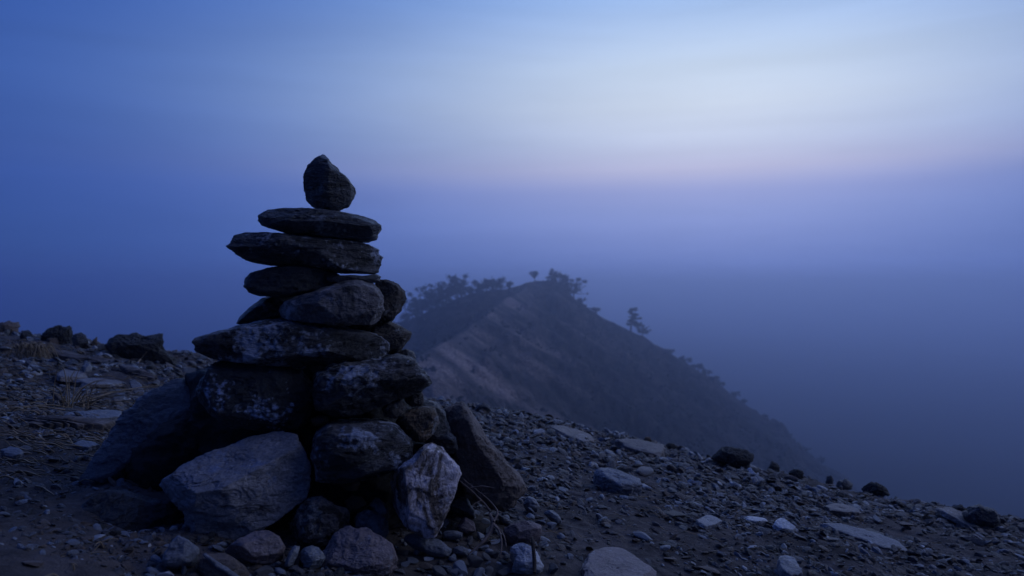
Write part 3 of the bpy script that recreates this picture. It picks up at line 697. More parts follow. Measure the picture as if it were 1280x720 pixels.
LAND = [((455, 600), 'the cairn'), ((600, 640), 'the brown leaning slab'), ((712, 545), 'the long brown-grey ridge slab'), ((800, 565), 'the thick black-edged slab'),
        ((770, 605), 'the blue-topped block'), ((885, 653), 'the blue-grey diamond stone'), ((770, 705), 'the broad purplish slab'), ((915, 575), 'the black jagged ridge rock'),
        ((980, 660), 'the ridged pale stone'), ((1080, 675), 'the long pale ramp-like slab'), ((1095, 615), 'the black humped ridge rock'), ((1225, 645), 'the broad ridge-end boulder'),
        ((110, 520), 'the dry straw clump'), ((180, 440), 'the saddle-shaped boulder'), ((45, 450), 'the hanging dry grass'), ((165, 590), 'the leaning blue slab'),
        ((660, 690), 'the split pale blue stone'), ((535, 690), 'the long smooth grey slab'), ((120, 660), 'the low blackish boulder')]
BLOCK = [(o.location.copy(), max(o.dimensions.x, o.dimensions.y) / 2 * .75) for o in scene.objects if o.get('category') and o.get('group') != 'stones stacked in the cairn']
bpy.context.view_layer.update()
BLOCK = []
for o in scene.objects:
    if o.get('category'):
        v = np.array([o.matrix_world @ Vector(c) for c in o.bound_box])
        if v[:, 2].min() - float(ground_z(v[:, 0].mean(), v[:, 1].mean(), False)[0]) < .12:
            BLOCK.append((v[:, 0].min(), v[:, 0].max(), v[:, 1].min(), v[:, 1].max()))
def blocked(x, y, s):
    for (a, b, c, d) in BLOCK:
        if a - s * .3 < x < b + s * .3 and c - s * .3 < y < d + s * .3: return True
    return False

def place_pix(px, py):
    D = hit(px, py)
    r = ray(px, py)
    return r[0] * D, D

placed = []
def put_stone(x, y, size, key, lib, label=None, tiltmax=.25, sink=.3):
    shape, me, L = lib
    o = bpy.data.objects.new('loose_stone', me[key]); COL.objects.link(o)
    z = float(ground_z(x, y)[0])
    hz = abs(L[:, 2]).max() * size
    o.location = (x, y, z + hz * (1 - 2 * sink) * .9)
    o.scale = (size, size, size)
    q = Vector((.132 + random.uniform(-tiltmax, tiltmax), .054 + random.uniform(-tiltmax, tiltmax), 1)).to_track_quat('Z', 'Y')
    o.rotation_euler = (q.to_matrix() @ Matrix.Rotation(random.uniform(0, 6.28), 3, 'Z')).to_euler()
    u = x / y * F + CX; v = CY - z / y * F
    ld = min(LAND, key=lambda l: math.hypot((l[0][0] - u), (l[0][1] - v) * 1.6))[1]
    if label is None:
        sz = 'fist-sized' if size > .03 else ('small' if size > .017 else 'tiny')
        label = f"{sz} {shape} {key} stone on the soil near {ld}"
    tag(o, label, 'stone', f"{sz_group(size)} stones scattered near {ld}")
    placed.append((x, y, size))
    return o
def sz_group(s): return 'larger loose' if s > .03 else ('small loose' if s > .017 else 'tiny loose')

# pebbles packed at the foot of the cairn (photo positions: centre, width)
PEB = [(514, 700, 18), (531, 708, 20), (550, 702, 16), (549, 716, 18), (566, 700, 13), (577, 712, 22), (594, 708, 20), (592, 694, 14), (612, 712, 22), (618, 698, 18), (629, 714, 18),
       (604, 690, 14), (520, 688, 14), (505, 690, 16), (505, 706, 16), (560, 722, 16), (535, 697, 12), (630, 655, 14), (612, 668, 14), (600, 672, 16), (588, 676, 14), (646, 668, 12), (606, 656, 12),
       (618, 682, 14), (640, 646, 12), (662, 646, 14), (650, 625, 10), (676, 655, 14), (690, 662, 12), (680, 690, 12), (690, 700, 12), (368, 714, 14), (352, 716, 16), (330, 716, 22), (270, 688, 10),
       (207, 716, 18), (192, 712, 16), (188, 704, 12), (196, 698, 14), (365, 686, 10), (347, 706, 10), (408, 694, 9), (499, 716, 14), (506, 678, 10), (554, 657, 14), (600, 640, 12), (610, 646, 10), (425, 645, 9),
       (640, 632, 12), (668, 668, 14), (700, 672, 12), (588, 664, 12), (572, 678, 9), (622, 670, 11), (657, 700, 9), (690, 718, 16), (632, 700, 12)]
ROUND = [l for l in LIB if abs(l[2][:, 2]).max() > .4]
gp = random.Random(31)
for _ in range(48):      # smaller pebbles packed between the larger ones
    PEB.append((gp.choice([gp.uniform(500, 660), gp.uniform(500, 660), gp.uniform(185, 420)]), gp.uniform(684, 719), gp.uniform(9, 17)))
for i, (px, py, w) in enumerate(PEB):
    x, y = place_pix(px, min(py, 719))
    if any(math.hypot(x - a, y - b) < (w / F * y / 2 + c) * .62 for a, b, c in placed): continue
    put_stone(x, y, w / F * y / 2 * 1.2, random.choice(['grey', 'blue-grey', 'grey', 'blue-grey', 'brown', 'pale'] if i % 3 else ['grey', 'blue-grey']), random.choice(ROUND), tiltmax=.4, sink=.12)
SKY = [(8, 420, 16), (30, 424, 14), (45, 426, 18), (52, 424, 12), (68, 430, 20), (95, 434, 16), (107, 436, 12), (125, 438, 18), (146, 446, 16), (152, 450, 12), (205, 453, 16), (218, 456, 14),
       (228, 455, 18), (240, 457, 16), (250, 460, 14), (212, 462, 18), (190, 464, 14), (236, 468, 20), (20, 432, 14), (6, 438, 18), (64, 440, 12), (84, 446, 14), (128, 448, 14)]
for px, py, w in SKY:
    x, y = place_pix(px, py)
    put_stone(x, y, w / F * y / 2, random.choice(['grey', 'dark', 'brown', 'grey', 'blue-grey']), random.choice(LIB), tiltmax=.5, sink=.12)
# stones over the slope
cnt = 0
rs = random.Random(5)
FLATS = [l for l in LIB if l[0] == 'flat']
while cnt < 34:      # bigger broken shards, lying flat
    px = rs.uniform(-20, 1300)
    if 90 < px < 560: continue
    top = np.interp(px, [0, 130, 560, 700, 900, 1100, 1280], [425, 440, 560, 540, 582, 622, 668]) + 8
    py = top + (715 - top) * rs.random() ** 1.1
    x, y = place_pix(px, py)
    s = rs.uniform(16, 36) / F * y / 2
    if blocked(x, y, s) or any(math.hypot(x - a, y - b) < (s + c) * .8 for a, b, c in placed): continue
    put_stone(x, y, s, rs.choices(['grey', 'brown', 'dark', 'blue-grey'], [.4, .2, .2, .2])[0], rs.choice(FLATS), tiltmax=.18, sink=.25)
    cnt += 1
cnt = 0
while cnt < 182:
    px = rs.uniform(-60, 1340); 
    top = np.interp(px, [-60, 0, 130, 250, 600, 700, 900, 1100, 1280, 1340], [420, 420, 432, 455, 512, 537, 577, 615, 660, 672]) + 3
    py = top + (719 - top) * rs.random() ** 1.25
    if 560 < px < 760 and py > 610 and rs.random() < .5: continue
    if 700 < px < 880 and 615 < py < 690 and rs.random() < .7: continue
    if px < 60 and py > 590 and rs.random() < .7: continue
    x, y = place_pix(px, py)
    pxs = min(5 + 5.5 * rs.expovariate(1.0), 26)
    s = pxs / F * y / 2 * (1.3 if y > 2.6 else 1)
    if blocked(x, y, s) or any(math.hypot(x - a, y - b) < (s + c) * .8 for a, b, c in placed): continue
    key = rs.choices(['grey', 'brown', 'dark', 'blue-grey', 'pale'], [.36, .26, .14, .19, .05])[0]
    put_stone(x, y, s, key, rs.choice(LIB))
    cnt += 1

# gravel: uncountable small chips over the whole ridge top
def build_gravel():
    n = 62000
    g = np.random.default_rng(77)
    shapes = [small_rock(200 + k, [.18, .35, .6][k % 3], [.45, .75][k % 2], 1, 6, .12) for k in range(12)]
    u = g.uniform(-.85, .85, n * 2)
    iy = g.uniform(1 / 5.6, 1 / 1.15, n * 2)
    n_side = 26000
    # denser towards the ridge edge
    iy = np.where(g.random(n * 2) < .55, g.uniform(1 / 5.6, 1 / 2.0, n * 2), iy)
    y = 1 / iy; x = u * y
    y[:n_side] = g.uniform(-1.0, 6, n_side); x[:n_side] = g.uniform(-7, 4.5, n_side)       # the ground beside the view
    pm = g.permutation(n * 2); x, y = x[pm], y[pm]
    zb, d = ground_base(x, y)
    P = np.stack([x, y, 0 * x], 1)
    dens = .6 + 1.1 * fbm(P * 2.2, 3, 55)
    path = np.exp(-(((x - .24 - .10 * (y - 1.8)) / .26) ** 2)) * (y < 2.6) * (y > 1.3)
    keep = (d < .5) & (g.random(n * 2) < np.clip(dens, .15, 1) * (1 - .75 * path))
    for (a, b, c, e) in BLOCK:
        mx_, my_ = (b - a) * .2 + .01, (e - c) * .2 + .01
        keep &= ~((x > a + mx_) & (x < b - mx_) & (y > c + my_) & (y < e - my_))
    x, y = x[keep][:n], y[keep][:n]
    n = len(x)
    z = ground_z(x, y)
    n_ = n; s = .0022 + .0052 * g.exponential(1, n) ** 1.25; s = np.minimum(s, .022) * np.clip(y / 2.6, .55, 1.5)
    key = g.choice(5, n, p=[.36, .25, .19, .16, .04])
    keys = ['grey', 'brown', 'dark', 'blue-grey', 'pale']
    si = g.integers(0, 12, n); an = g.uniform(0, 6.28, n)
    tx, ty = g.normal(0, .3, n), g.normal(0, .3, n)
    Vs, Fs, Ms = [], [], []
    base = 0
    for k in range(12):
        I = np.nonzero(si == k)[0]
        L, T = shapes[k]
        ca, sa = np.cos(an[I])[:, None], np.sin(an[I])[:, None]
        X = L[None, :, 0] * ca - L[None, :, 1] * sa
        Y = L[None, :, 0] * sa + L[None, :, 1] * ca
        Z = L[None, :, 2] - X * (.132 + tx[I][:, None]) - Y * (.054 + ty[I][:, None])
        S = s[I][:, None]
        W = np.stack([X * S + x[I][:, None], Y * S + y[I][:, None], Z * S + (z[I] + s[I] * .15)[:, None]], -1)
        nv = L.shape[0]
        Vs.append(W.reshape(-1, 3))
        Fs.append((T[None] + (np.arange(len(I)) * nv)[:, None, None] + base).reshape(-1, 3))
        Ms.append(np.repeat(key[I], len(T)))
        base += len(I) * nv
    me = mesh_np('gravel', np.concatenate(Vs), np.concatenate(Fs), smooth=False)
    for k in keys: me.materials.append(S_MATS[k])
    me.polygons.foreach_set('material_index', np.concatenate(Ms).astype(np.int32))
    o = bpy.data.objects.new('gravel', me); COL.objects.link(o)
    tag(o, 'grey and brown gravel and stone chips covering the ridge', 'gravel', kind='stuff')
build_gravel()

# ------------------------------------------------------------------ twigs, straw, wood
def tube_mesh(name, paths, sides=6):
    """paths: list of (points, radii)"""
    Vs, Fs, base = [], [], 0
    for pts, rad in paths:
        pts = np.array(pts, float); n = len(pts)
        # smooth resample
        t = np.linspace(0, n - 1, max(n * 5, 8))
        i = np.clip(t.astype(int), 0, n - 2); f = (t - i)[:, None]
        p0 = pts[np.clip(i - 1, 0, n - 1)]; p1 = pts[i]; p2 = pts[i + 1]; p3 = pts[np.clip(i + 2, 0, n - 1)]
        q = .5 * ((2 * p1) + (-p0 + p2) * f + (2 * p0 - 5 * p1 + 4 * p2 - p3) * f ** 2 + (-p0 + 3 * p1 - 3 * p2 + p3) * f ** 3)
        r = np.interp(t, np.arange(n), rad)
        tan = np.gradient(q, axis=0); tan /= np.linalg.norm(tan, axis=1)[:, None] + 1e-9
        ref = np.array([.3, .5, .81])
        a = np.cross(tan, ref); a /= np.linalg.norm(a, axis=1)[:, None] + 1e-9
        b = np.cross(tan, a)
        an = np.linspace(0, 2 * math.pi, sides, endpoint=False)
        W = q[:, None] + (a[:, None] * np.cos(an)[None, :, None] + b[:, None] * np.sin(an)[None, :, None]) * r[:, None, None]
        m = len(q)
        Vs.append(W.reshape(-1, 3))
        idx = np.arange(m * sides).reshape(m, sides) + base
        Q = np.stack([idx[:-1], np.roll(idx, -1, 1)[:-1], np.roll(idx, -1, 1)[1:], idx[1:]], -1).reshape(-1, 4)
        Fs.append(Q); base += m * sides
        # tip caps
        for ring, ctr in ((idx[0], q[0]), (idx[-1], q[-1])):
            Vs.append(ctr[None]); 
            nx = np.roll(ring, -1)
            Fs.append(np.stack([ring, nx, np.full(sides, base), np.full(sides, base)], -1)[:, :3]); base += 1
    quads = np.concatenate([f for f in Fs if f.shape[1] == 4]); tris = np.concatenate([f for f in Fs if f.shape[1] == 3])
    return mesh_np(name, np.concatenate(Vs), [quads, tris])

def pix_path(pts):
    """(px,py,D) photo points to metres"""
    return [ray(a, b) * D for a, b, D in pts]
def recenter(me, loc):
    v = np.empty(len(me.vertices) * 3, np.float32); me.vertices.foreach_get('co', v)
    v = v.reshape(-1, 3) - np.array(loc, np.float32); me.vertices.foreach_set('co', v.ravel()); me.update()
def tubes(name, label, cat, paths, mat, group=None, sides=6):
    P = [(pix_path(p), r) for p, r in paths]
    me = tube_mesh(name, P, sides)
    loc = min((q for p, _ in P for q in p), key=lambda q: q[2])
    recenter(me, loc)
    return tag(link(name, me, M[mat], loc), label, cat, group)
gD = lambda px, py: hit(px, min(py, 719)) - .004
tubes('twig_cluster', 'dry forked root with thin curling twigs between the quartz rock and the brown leaning slab', 'twig', [
    ([(612, 642, 1.50), (616, 655, 1.47), (611, 668, 1.455), (603, 678, 1.44), (594, 686, 1.43), (585, 693, 1.42)], [.0030, .0042, .0040, .0032, .002, .0012]),
    ([(613, 640, 1.51), (606, 630, 1.52), (598, 622, 1.52), (588, 612, 1.53), (576, 602, 1.55), (570, 596, 1.56)], [.0034, .0020, .0017, .0015, .0012, .0008]),
    ([(617, 652, 1.47), (622, 640, 1.49), (612, 626, 1.52), (600, 616, 1.53), (590, 608, 1.54), (578, 598, 1.55)], [.0028, .0018, .0016, .0013, .0012, .0008]),
    ([(616, 655, 1.47), (624, 664, 1.45), (627, 680, 1.43), (625, 698, 1.41)], [.0026, .0022, .0018, .0010]),
    ([(618, 655, 1.47), (629, 668, 1.45), (633, 684, 1.43)], [.0020, .0014, .0008]),
    ([(588, 610, 1.53), (602, 608, 1.51), (612, 609, 1.50), (618, 610, 1.50)], [.0014, .0016, .0012, .0005]),
    ([(602, 617, 1.52), (612, 618, 1.50), (621, 618, 1.49)], [.0010, .0009, .0004]),
    ([(603, 625, 1.51), (596, 628, 1.50), (591, 631, 1.49)], [.0009, .0007, .0004])], 'twig')
tubes('twig', 'straight dark twig lying across the soil beside the low blackish boulder', 'twig', [
    ([(35, 655, gD(35, 655)), (55, 663, gD(55, 663)), (80, 674, gD(80, 674)), (105, 686, gD(105, 686) - .01)], [.003, .004, .0042, .003])], 'twig')
tubes('stick', 'short upright black stick stuck beside the split pale blue stone', 'stick', [
    ([(668, 716, 1.40), (668, 700, 1.42), (666, 680, 1.44), (665, 672, 1.46)], [.0035, .004, .0035, .0025])], 'bark')
tubes('twig', 'thin bare twig rising from the soil next to the saddle-shaped boulder', 'twig', [
    ([(168, 458, gD(168, 458)), (175, 450, gD(170, 455)), (183, 440, gD(170, 455))], [.004, .0035, .002])], 'straw')

def blades(name, label, cat, clumps, mat, group=None, wid=.0016, seed=0):
    """dry grass: thin folded ribbons, each a tapered tube"""
    g = random.Random(seed)
    paths = []
    for (px, py, D, n, L, spread, droop, lean) in clumps:
        o = ray(px, py) * D
        for _ in range(n):
            a = g.uniform(0, 6.28)
            h = g.uniform(.5, 1) * L
            s = g.uniform(.2, 1) * spread
            st = o + np.array([g.gauss(0, .02), g.gauss(0, .02), 0])
            dx, dy = math.cos(a) * s + lean, math.sin(a) * s
            pts = [st, st + np.array([dx * .35, dy * .35, h * .6]), st + np.array([dx * .75, dy * .75, h * (.9 - droop * .4)]), st + np.array([dx * 1.1, dy * 1.1, h * (1 - droop)])]
            paths.append((pts, [wid, wid * .8, wid * .6, wid * .2]))
    me = tube_mesh(name, paths, 4)
    loc = ray(clumps[0][0], clumps[0][1]) * clumps[0][2]
    recenter(me, loc)
    return tag(link(name, me, M[mat], loc), label, cat, group)
blades('dry_grass_tuft', 'drooping tuft of dead brown grass hanging over the dark soil bank', 'dry grass',
       [(36, 436, gD(38, 442) - .12, 45, .06, .10, 3.2, .03), (47, 438, gD(50, 445) - .12, 55, .06, .09, 3.4, .03), (28, 436, gD(28, 442) - .1, 18, .05, .08, 3.2, 0)], 'straw', wid=.0022, seed=1)
blades('dry_straw_clump', 'spreading clump of broken pale straw stalks on the soil bank', 'dry grass',
       [(92, 510, gD(92, 511), 9, .10, .14, .1, .02), (86, 512, gD(86, 513), 5, .15, .05, .03, .01), (100, 508, gD(100, 508), 16, .07, .32, .35, .14), (70, 512, gD(70, 512), 8, .05, .2, .5, -.05)], 'straw', wid=.0020, seed=2)
blades('straw_wisps', 'few short pale straw wisps on the black soil beside the low blackish boulder', 'dry grass',
       [(95, 702, gD(95, 702), 5, .02, .03, .5, .01), (80, 716, gD(80, 716), 4, .015, .04, .6, -.01), (108, 684, gD(108, 684), 3, .02, .03, .5, .01)], 'straw', wid=.0014, seed=3)
def litter():
    g = random.Random(9); paths = []
    for _ in range(760):
        px = g.choice([g.uniform(-10, 250), g.uniform(-10, 250), g.uniform(-10, 250), g.uniform(560, 1280)])
        top = np.interp(px, [0, 130, 250, 600, 700, 900, 1100, 1280], [422, 436, 458, 515, 542, 582, 620, 665]) + 2
        py = top + g.random() ** 1.4 * ((610 if px < 300 else 690) - top)
        x, y = place_pix(px, py)
        a = g.uniform(-.5, .5) + (3.14 if g.random() < .5 else 0); L = g.uniform(.02, .09) * (1 if px < 300 else .7)
        ps = []
        for k in range(4):
            t = k / 3
            xx = x + math.cos(a) * L * t + .0018 * math.sin(k * 2 + L * 90); yy = y + math.sin(a) * L * t
            ps.append(np.array([xx, yy, float(ground_z(xx, yy)[0]) + .004 + g.uniform(0, .012)]))
        w = g.uniform(.0006, .0016) * (1.5 if px < 250 else .9)
        paths.append((ps, [w, w, w, w * .4]))
    me = tube_mesh('straw_litter', paths, 3)
    tag(link('straw_litter', me, M['straw']), 'broken bits of dry straw and stalks littering the soil', 'straw litter', kind='stuff')
litter()
# weathered planks / bark strips on the soil bank
def plank(label, ol, h, tilt, seed):
    me, loc = rock_mesh('wood_strip', ol, (GN[0] + tilt[0], GN[1] + tilt[1], GN[2]), hit(*np.array(ol, float).mean(0), h), h, 'wood', level=5, p=6, cuts=0, noise=.03, strata=.12, sfreq=300, seed=seed)
    tag(link('wood_strip', me, M['wood'], loc), label, 'wood', 'weathered wood strips on the soil bank')
plank('long weathered wood strip slanting down from the hanging dry grass', [(60, 438), (80, 440), (110, 448), (140, 452), (158, 458), (150, 463), (125, 459), (90, 450), (65, 444)], .012, (0, -.25), 1)
plank('short dark wood strip ending at the thin bare twig', [(150, 459), (165, 460), (185, 468), (196, 474), (180, 474), (160, 467)], .012, (0, -.2), 2)
plank('narrow weathered wood sliver leaning on the dry straw clump', [(64, 490), (70, 493), (88, 508), (92, 514), (85, 513), (72, 501)], .010, (0, -.6), 3)
plank('broad weathered wood strip half sunk in front of the dry straw clump', [(20, 526), (50, 524), (85, 525), (125, 528), (150, 530), (140, 535), (90, 534), (40, 533)], .012, (0, -.1), 4)

# ------------------------------------------------------------------ the far mountain
def P3(px, py, D): return ray(px, py) * D
RIDGES = [  # (points, side slope)
    [P3(668, 350, 160), P3(690, 351, 160), P3(700, 357, 160), P3(716, 372, 160), P3(740, 389, 161), P3(765, 403, 162), P3(800, 419, 164), P3(830, 436, 167), P3(860, 456, 171),
     P3(900, 482, 177), P3(940, 510, 184), P3(970, 534, 190), P3(1000, 558, 197), P3(1030, 582, 204), P3(1060, 603, 211), P3(1110, 640, 222), P3(1160, 690, 232)],
    [P3(668, 350, 160), P3(650, 356, 158), P3(625, 361, 156), P3(600, 364, 155), P3(575, 371, 154), P3(548, 385, 153), P3(520, 397, 152), P3(495, 404, 152), P3(450, 430, 151), P3(380, 480, 150), P3(250, 600, 148)],
    [P3(668, 350, 160), P3(655, 358, 155), P3(638, 370, 148), P3(622, 384, 140), P3(600, 400, 131), P3(580, 416, 122), P3(562, 426, 115), P3(545, 436, 109), P3(520, 456, 102), P3(492, 500, 94), P3(465, 580, 85)],
]
def mountain_z(x, y):
    z = np.full(x.shape, -200.0); which = np.zeros(x.shape, int); dd = np.zeros(x.shape)
    slopes = [(.95, 1.1), (1.0, 1.1), (.9, .9)]
    for k, R in enumerate(RIDGES):
        R = np.array(R)
        for i in range(len(R) - 1):
            A, B = R[i], R[i + 1]
            E = B[:2] - A[:2]
            t = np.clip(((x - A[0]) * E[0] + (y - A[1]) * E[1]) / (E @ E), 0, 1)
            qx, qy = A[0] + t * E[0], A[1] + t * E[1]
            ds = np.hypot(x - qx, y - qy)
            zz = A[2] + t * (B[2] - A[2]) - slopes[k][0] * (np.sqrt(ds * ds + .6) - .77)
            m = zz > z
            z = np.where(m, zz, z); which = np.where(m, k, which); dd = np.where(m, ds, dd)
    return z, which, dd
def mountain_rock(x, y, z, d, w, P):
    # signed side of the spine: the cliff side (east) is bare ribbed rock, the other side wooded
    S = np.array(RIDGES[2])
    best = np.full(x.shape, 1e9); side = np.zeros(x.shape)
    for i in range(len(S) - 1):
        A, B = S[i], S[i + 1]; E = B[:2] - A[:2]
        t = np.clip(((x - A[0]) * E[0] + (y - A[1]) * E[1]) / (E @ E), 0, 1)
        qx, qy = x - A[0] - t * E[0], y - A[1] - t * E[1]
        q = np.hypot(qx, qy); m = q < best
        best = np.where(m, q, best); side = np.where(m, np.sign(E[0] * qy - E[1] * qx), side)
    sd = best * side            # > 0 east of the spine when walking down it
    n = z + .62 * x + 1.0 * fbm(P * .07, 3, 65)
    l1 = vnoise(np.stack([n * .55, x * .03, y * .03], 1), 66)
    l2 = vnoise(np.stack([n * 1.5, x * .06, y * .06], 1), 68)
    l3 = vnoise(np.stack([n * 2.6, x * .12, y * .12], 1), 69)
    lines = np.clip(.28 + .8 * l1 + .8 * l2 + .6 * l3, 0, 1)  # pale ledges and dark gaps painted in, sharpening the softly lit strata
    east = np.exp(-np.clip(sd, 0, None) / 17) * (sd > 0)
    spine = np.exp(-(best / 3.2) ** 2) * (.4 + .6 * lines)
    low = np.clip((128 - y) / 12, 0, 1) * np.exp(-(best / 9) ** 2)
    patch = .5 + .5 * fbm(P * .10, 3, 71)
    r = .8 * east * (.08 + .92 * lines) + .30 * spine * (y < 155) + .5 * low * patch
    gully_shade = np.clip(.5 + 2.2 * fbm(np.stack([x * .05 + y * .02, y * .12, z * .10], 1), 4, 75), 0, 1)  # gully shade painted as dark patches, not shaped in the mesh
    r = r * (.25 + .75 * gully_shade)
    return np.clip(r * (.55 + .9 * patch) + .12 * lines * (sd > 0) * np.exp(-np.clip(sd, 0, None) / 45), 0, 1)
def build_mountain():
    nx, ny = 560, 420
    xs = np.linspace(-75, 125, nx); ys = np.linspace(70, 250, ny)
    X, Y = np.meshgrid(xs, ys); x, y = X.ravel(), Y.ravel()
    z, w, d = mountain_z(x, y)
    P = np.stack([x, y, z], 1)
    k = np.clip(d / 6, .20, 1)
    z = z + k * (2.6 * fbm(P * .07, 4, 61) + 1.5 * fbm(P * .3, 4, 62) + 1.1 * (1 - 2 * np.abs(fbm(P * .16, 3, 63))))
    # tilted strata stepping down the slope
    n = (x * .62 + z)
    face = np.clip((x + 12) / 14, 0, 1) * (w != 1)
    st = vnoise(np.stack([n * .42 + 1.2 * fbm(P * .06, 3, 65), x * .015, y * .015], 1), 66)
    st2 = vnoise(np.stack([n * 1.1 + 1.5 * fbm(P * .08, 3, 67), x * .02, y * .02], 1), 68)
    z = z + k * face * (1.7 * np.abs(st) ** .6 * np.sign(st) + .7 * np.sign(st2) * np.abs(st2) ** .6)
    rock_and_shade = np.clip(.25 + .9 * np.exp(-(d / 9) ** 2) * (w == 2) + .75 * face * np.exp(-((x - 6) / 22) ** 2) * (y < 160) * np.clip((st + st2 * .6) * 1.2 + .25, 0, 1) + .25 * fbm(P * .12, 4, 70) - .35 * (w == 1) - .25 * np.clip((x - 20) / 25, 0, 1), 0, 1)
    rock_and_shade = mountain_rock(x, y, z, d, w, P)
    base = ground_z(x, y)
    edge = np.minimum.reduce([(x + 75), (125 - x), (y - 70), (250 - y)])
    z = np.where(edge < 3, np.minimum(z, base - 2), np.maximum(z, base - 3))
    idx = np.arange(nx * ny).reshape(ny, nx)
    Q = np.stack([idx[:-1, :-1], idx[:-1, 1:], idx[1:, 1:], idx[1:, :-1]], -1).reshape(-1, 4)
    me = mesh_np('mountain', np.stack([x, y, z], 1), Q)
    at = me.attributes.new('rock_and_shade', 'FLOAT', 'POINT'); at.data.foreach_set('value', rock_and_shade.astype(np.float32))
    m, nt, b, out = newmat('mountain_rock_and_scrub')
    tc = N(nt, 'ShaderNodeTexCoord'); a = N(nt, 'ShaderNodeAttribute'); a.attribute_name = 'rock_and_shade'
    n1 = N(nt, 'ShaderNodeTexNoise'); n1.inputs['Scale'].default_value = .8; n1.inputs['Detail'].default_value = 8; n1.inputs['Roughness'].default_value = .7
    nt.links.new(tc.outputs['Object'], n1.inputs['Vector'])
    s = N(nt, 'ShaderNodeMath', operation='MULTIPLY_ADD'); nt.links.new(n1.outputs['Fac'], s.inputs[0]); s.inputs[1].default_value = .5; nt.links.new(a.outputs['Fac'], s.inputs[2])
    msk = ramp(nt, s.outputs[0], [(.34, 0), (1.05, 1)])
    n2 = N(nt, 'ShaderNodeTexNoise'); n2.inputs['Scale'].default_value = 2.5; n2.inputs['Detail'].default_value = 6
    nt.links.new(tc.outputs['Object'], n2.inputs['Vector'])
    rockc = mix(nt, ramp(nt, n2.outputs['Fac'], [(.35, 0), (.65, 1)]), (.12, .09, .075), (.46, .35, .30))
    n4 = N(nt, 'ShaderNodeTexNoise'); n4.inputs['Scale'].default_value = .45; n4.inputs['Detail'].default_value = 9; n4.inputs['Roughness'].default_value = .75
    nt.links.new(tc.outputs['Object'], n4.inputs['Vector'])
    veg = mix(nt, ramp(nt, n4.outputs['Fac'], [(.45, 0), (.62, 1)]), (.012, .015, .013), (.10, .082, .072))
    nt.links.new(mix(nt, msk, veg, rockc), b.inputs['Base Color'])
    b.inputs['Roughness'].default_value = .95; b.inputs['Specular IOR Level'].default_value = .1
    bp = N(nt, 'ShaderNodeBump'); bp.inputs['Strength'].default_value = .6; bp.inputs['Distance'].default_value = 1.0
    nt.links.new(n2.outputs['Fac'], bp.inputs['Height']); nt.links.new(bp.outputs[0], b.inputs['Normal'])
    tag(link('mountain', me, m), 'misty mountain with a pale rocky spine and scrubby flanks', kind='structure')
    return xs, ys, z.reshape(ny, nx)
MX, MY, MZ = build_mountain()
def mz(x, y):
    i = int(np.clip(np.searchsorted(MX, x) - 1, 0, len(MX) - 2)); j = int(np.clip(np.searchsorted(MY, y) - 1, 0, len(MY) - 2))
    return float(MZ[j:j + 2, i:i + 2].mean())

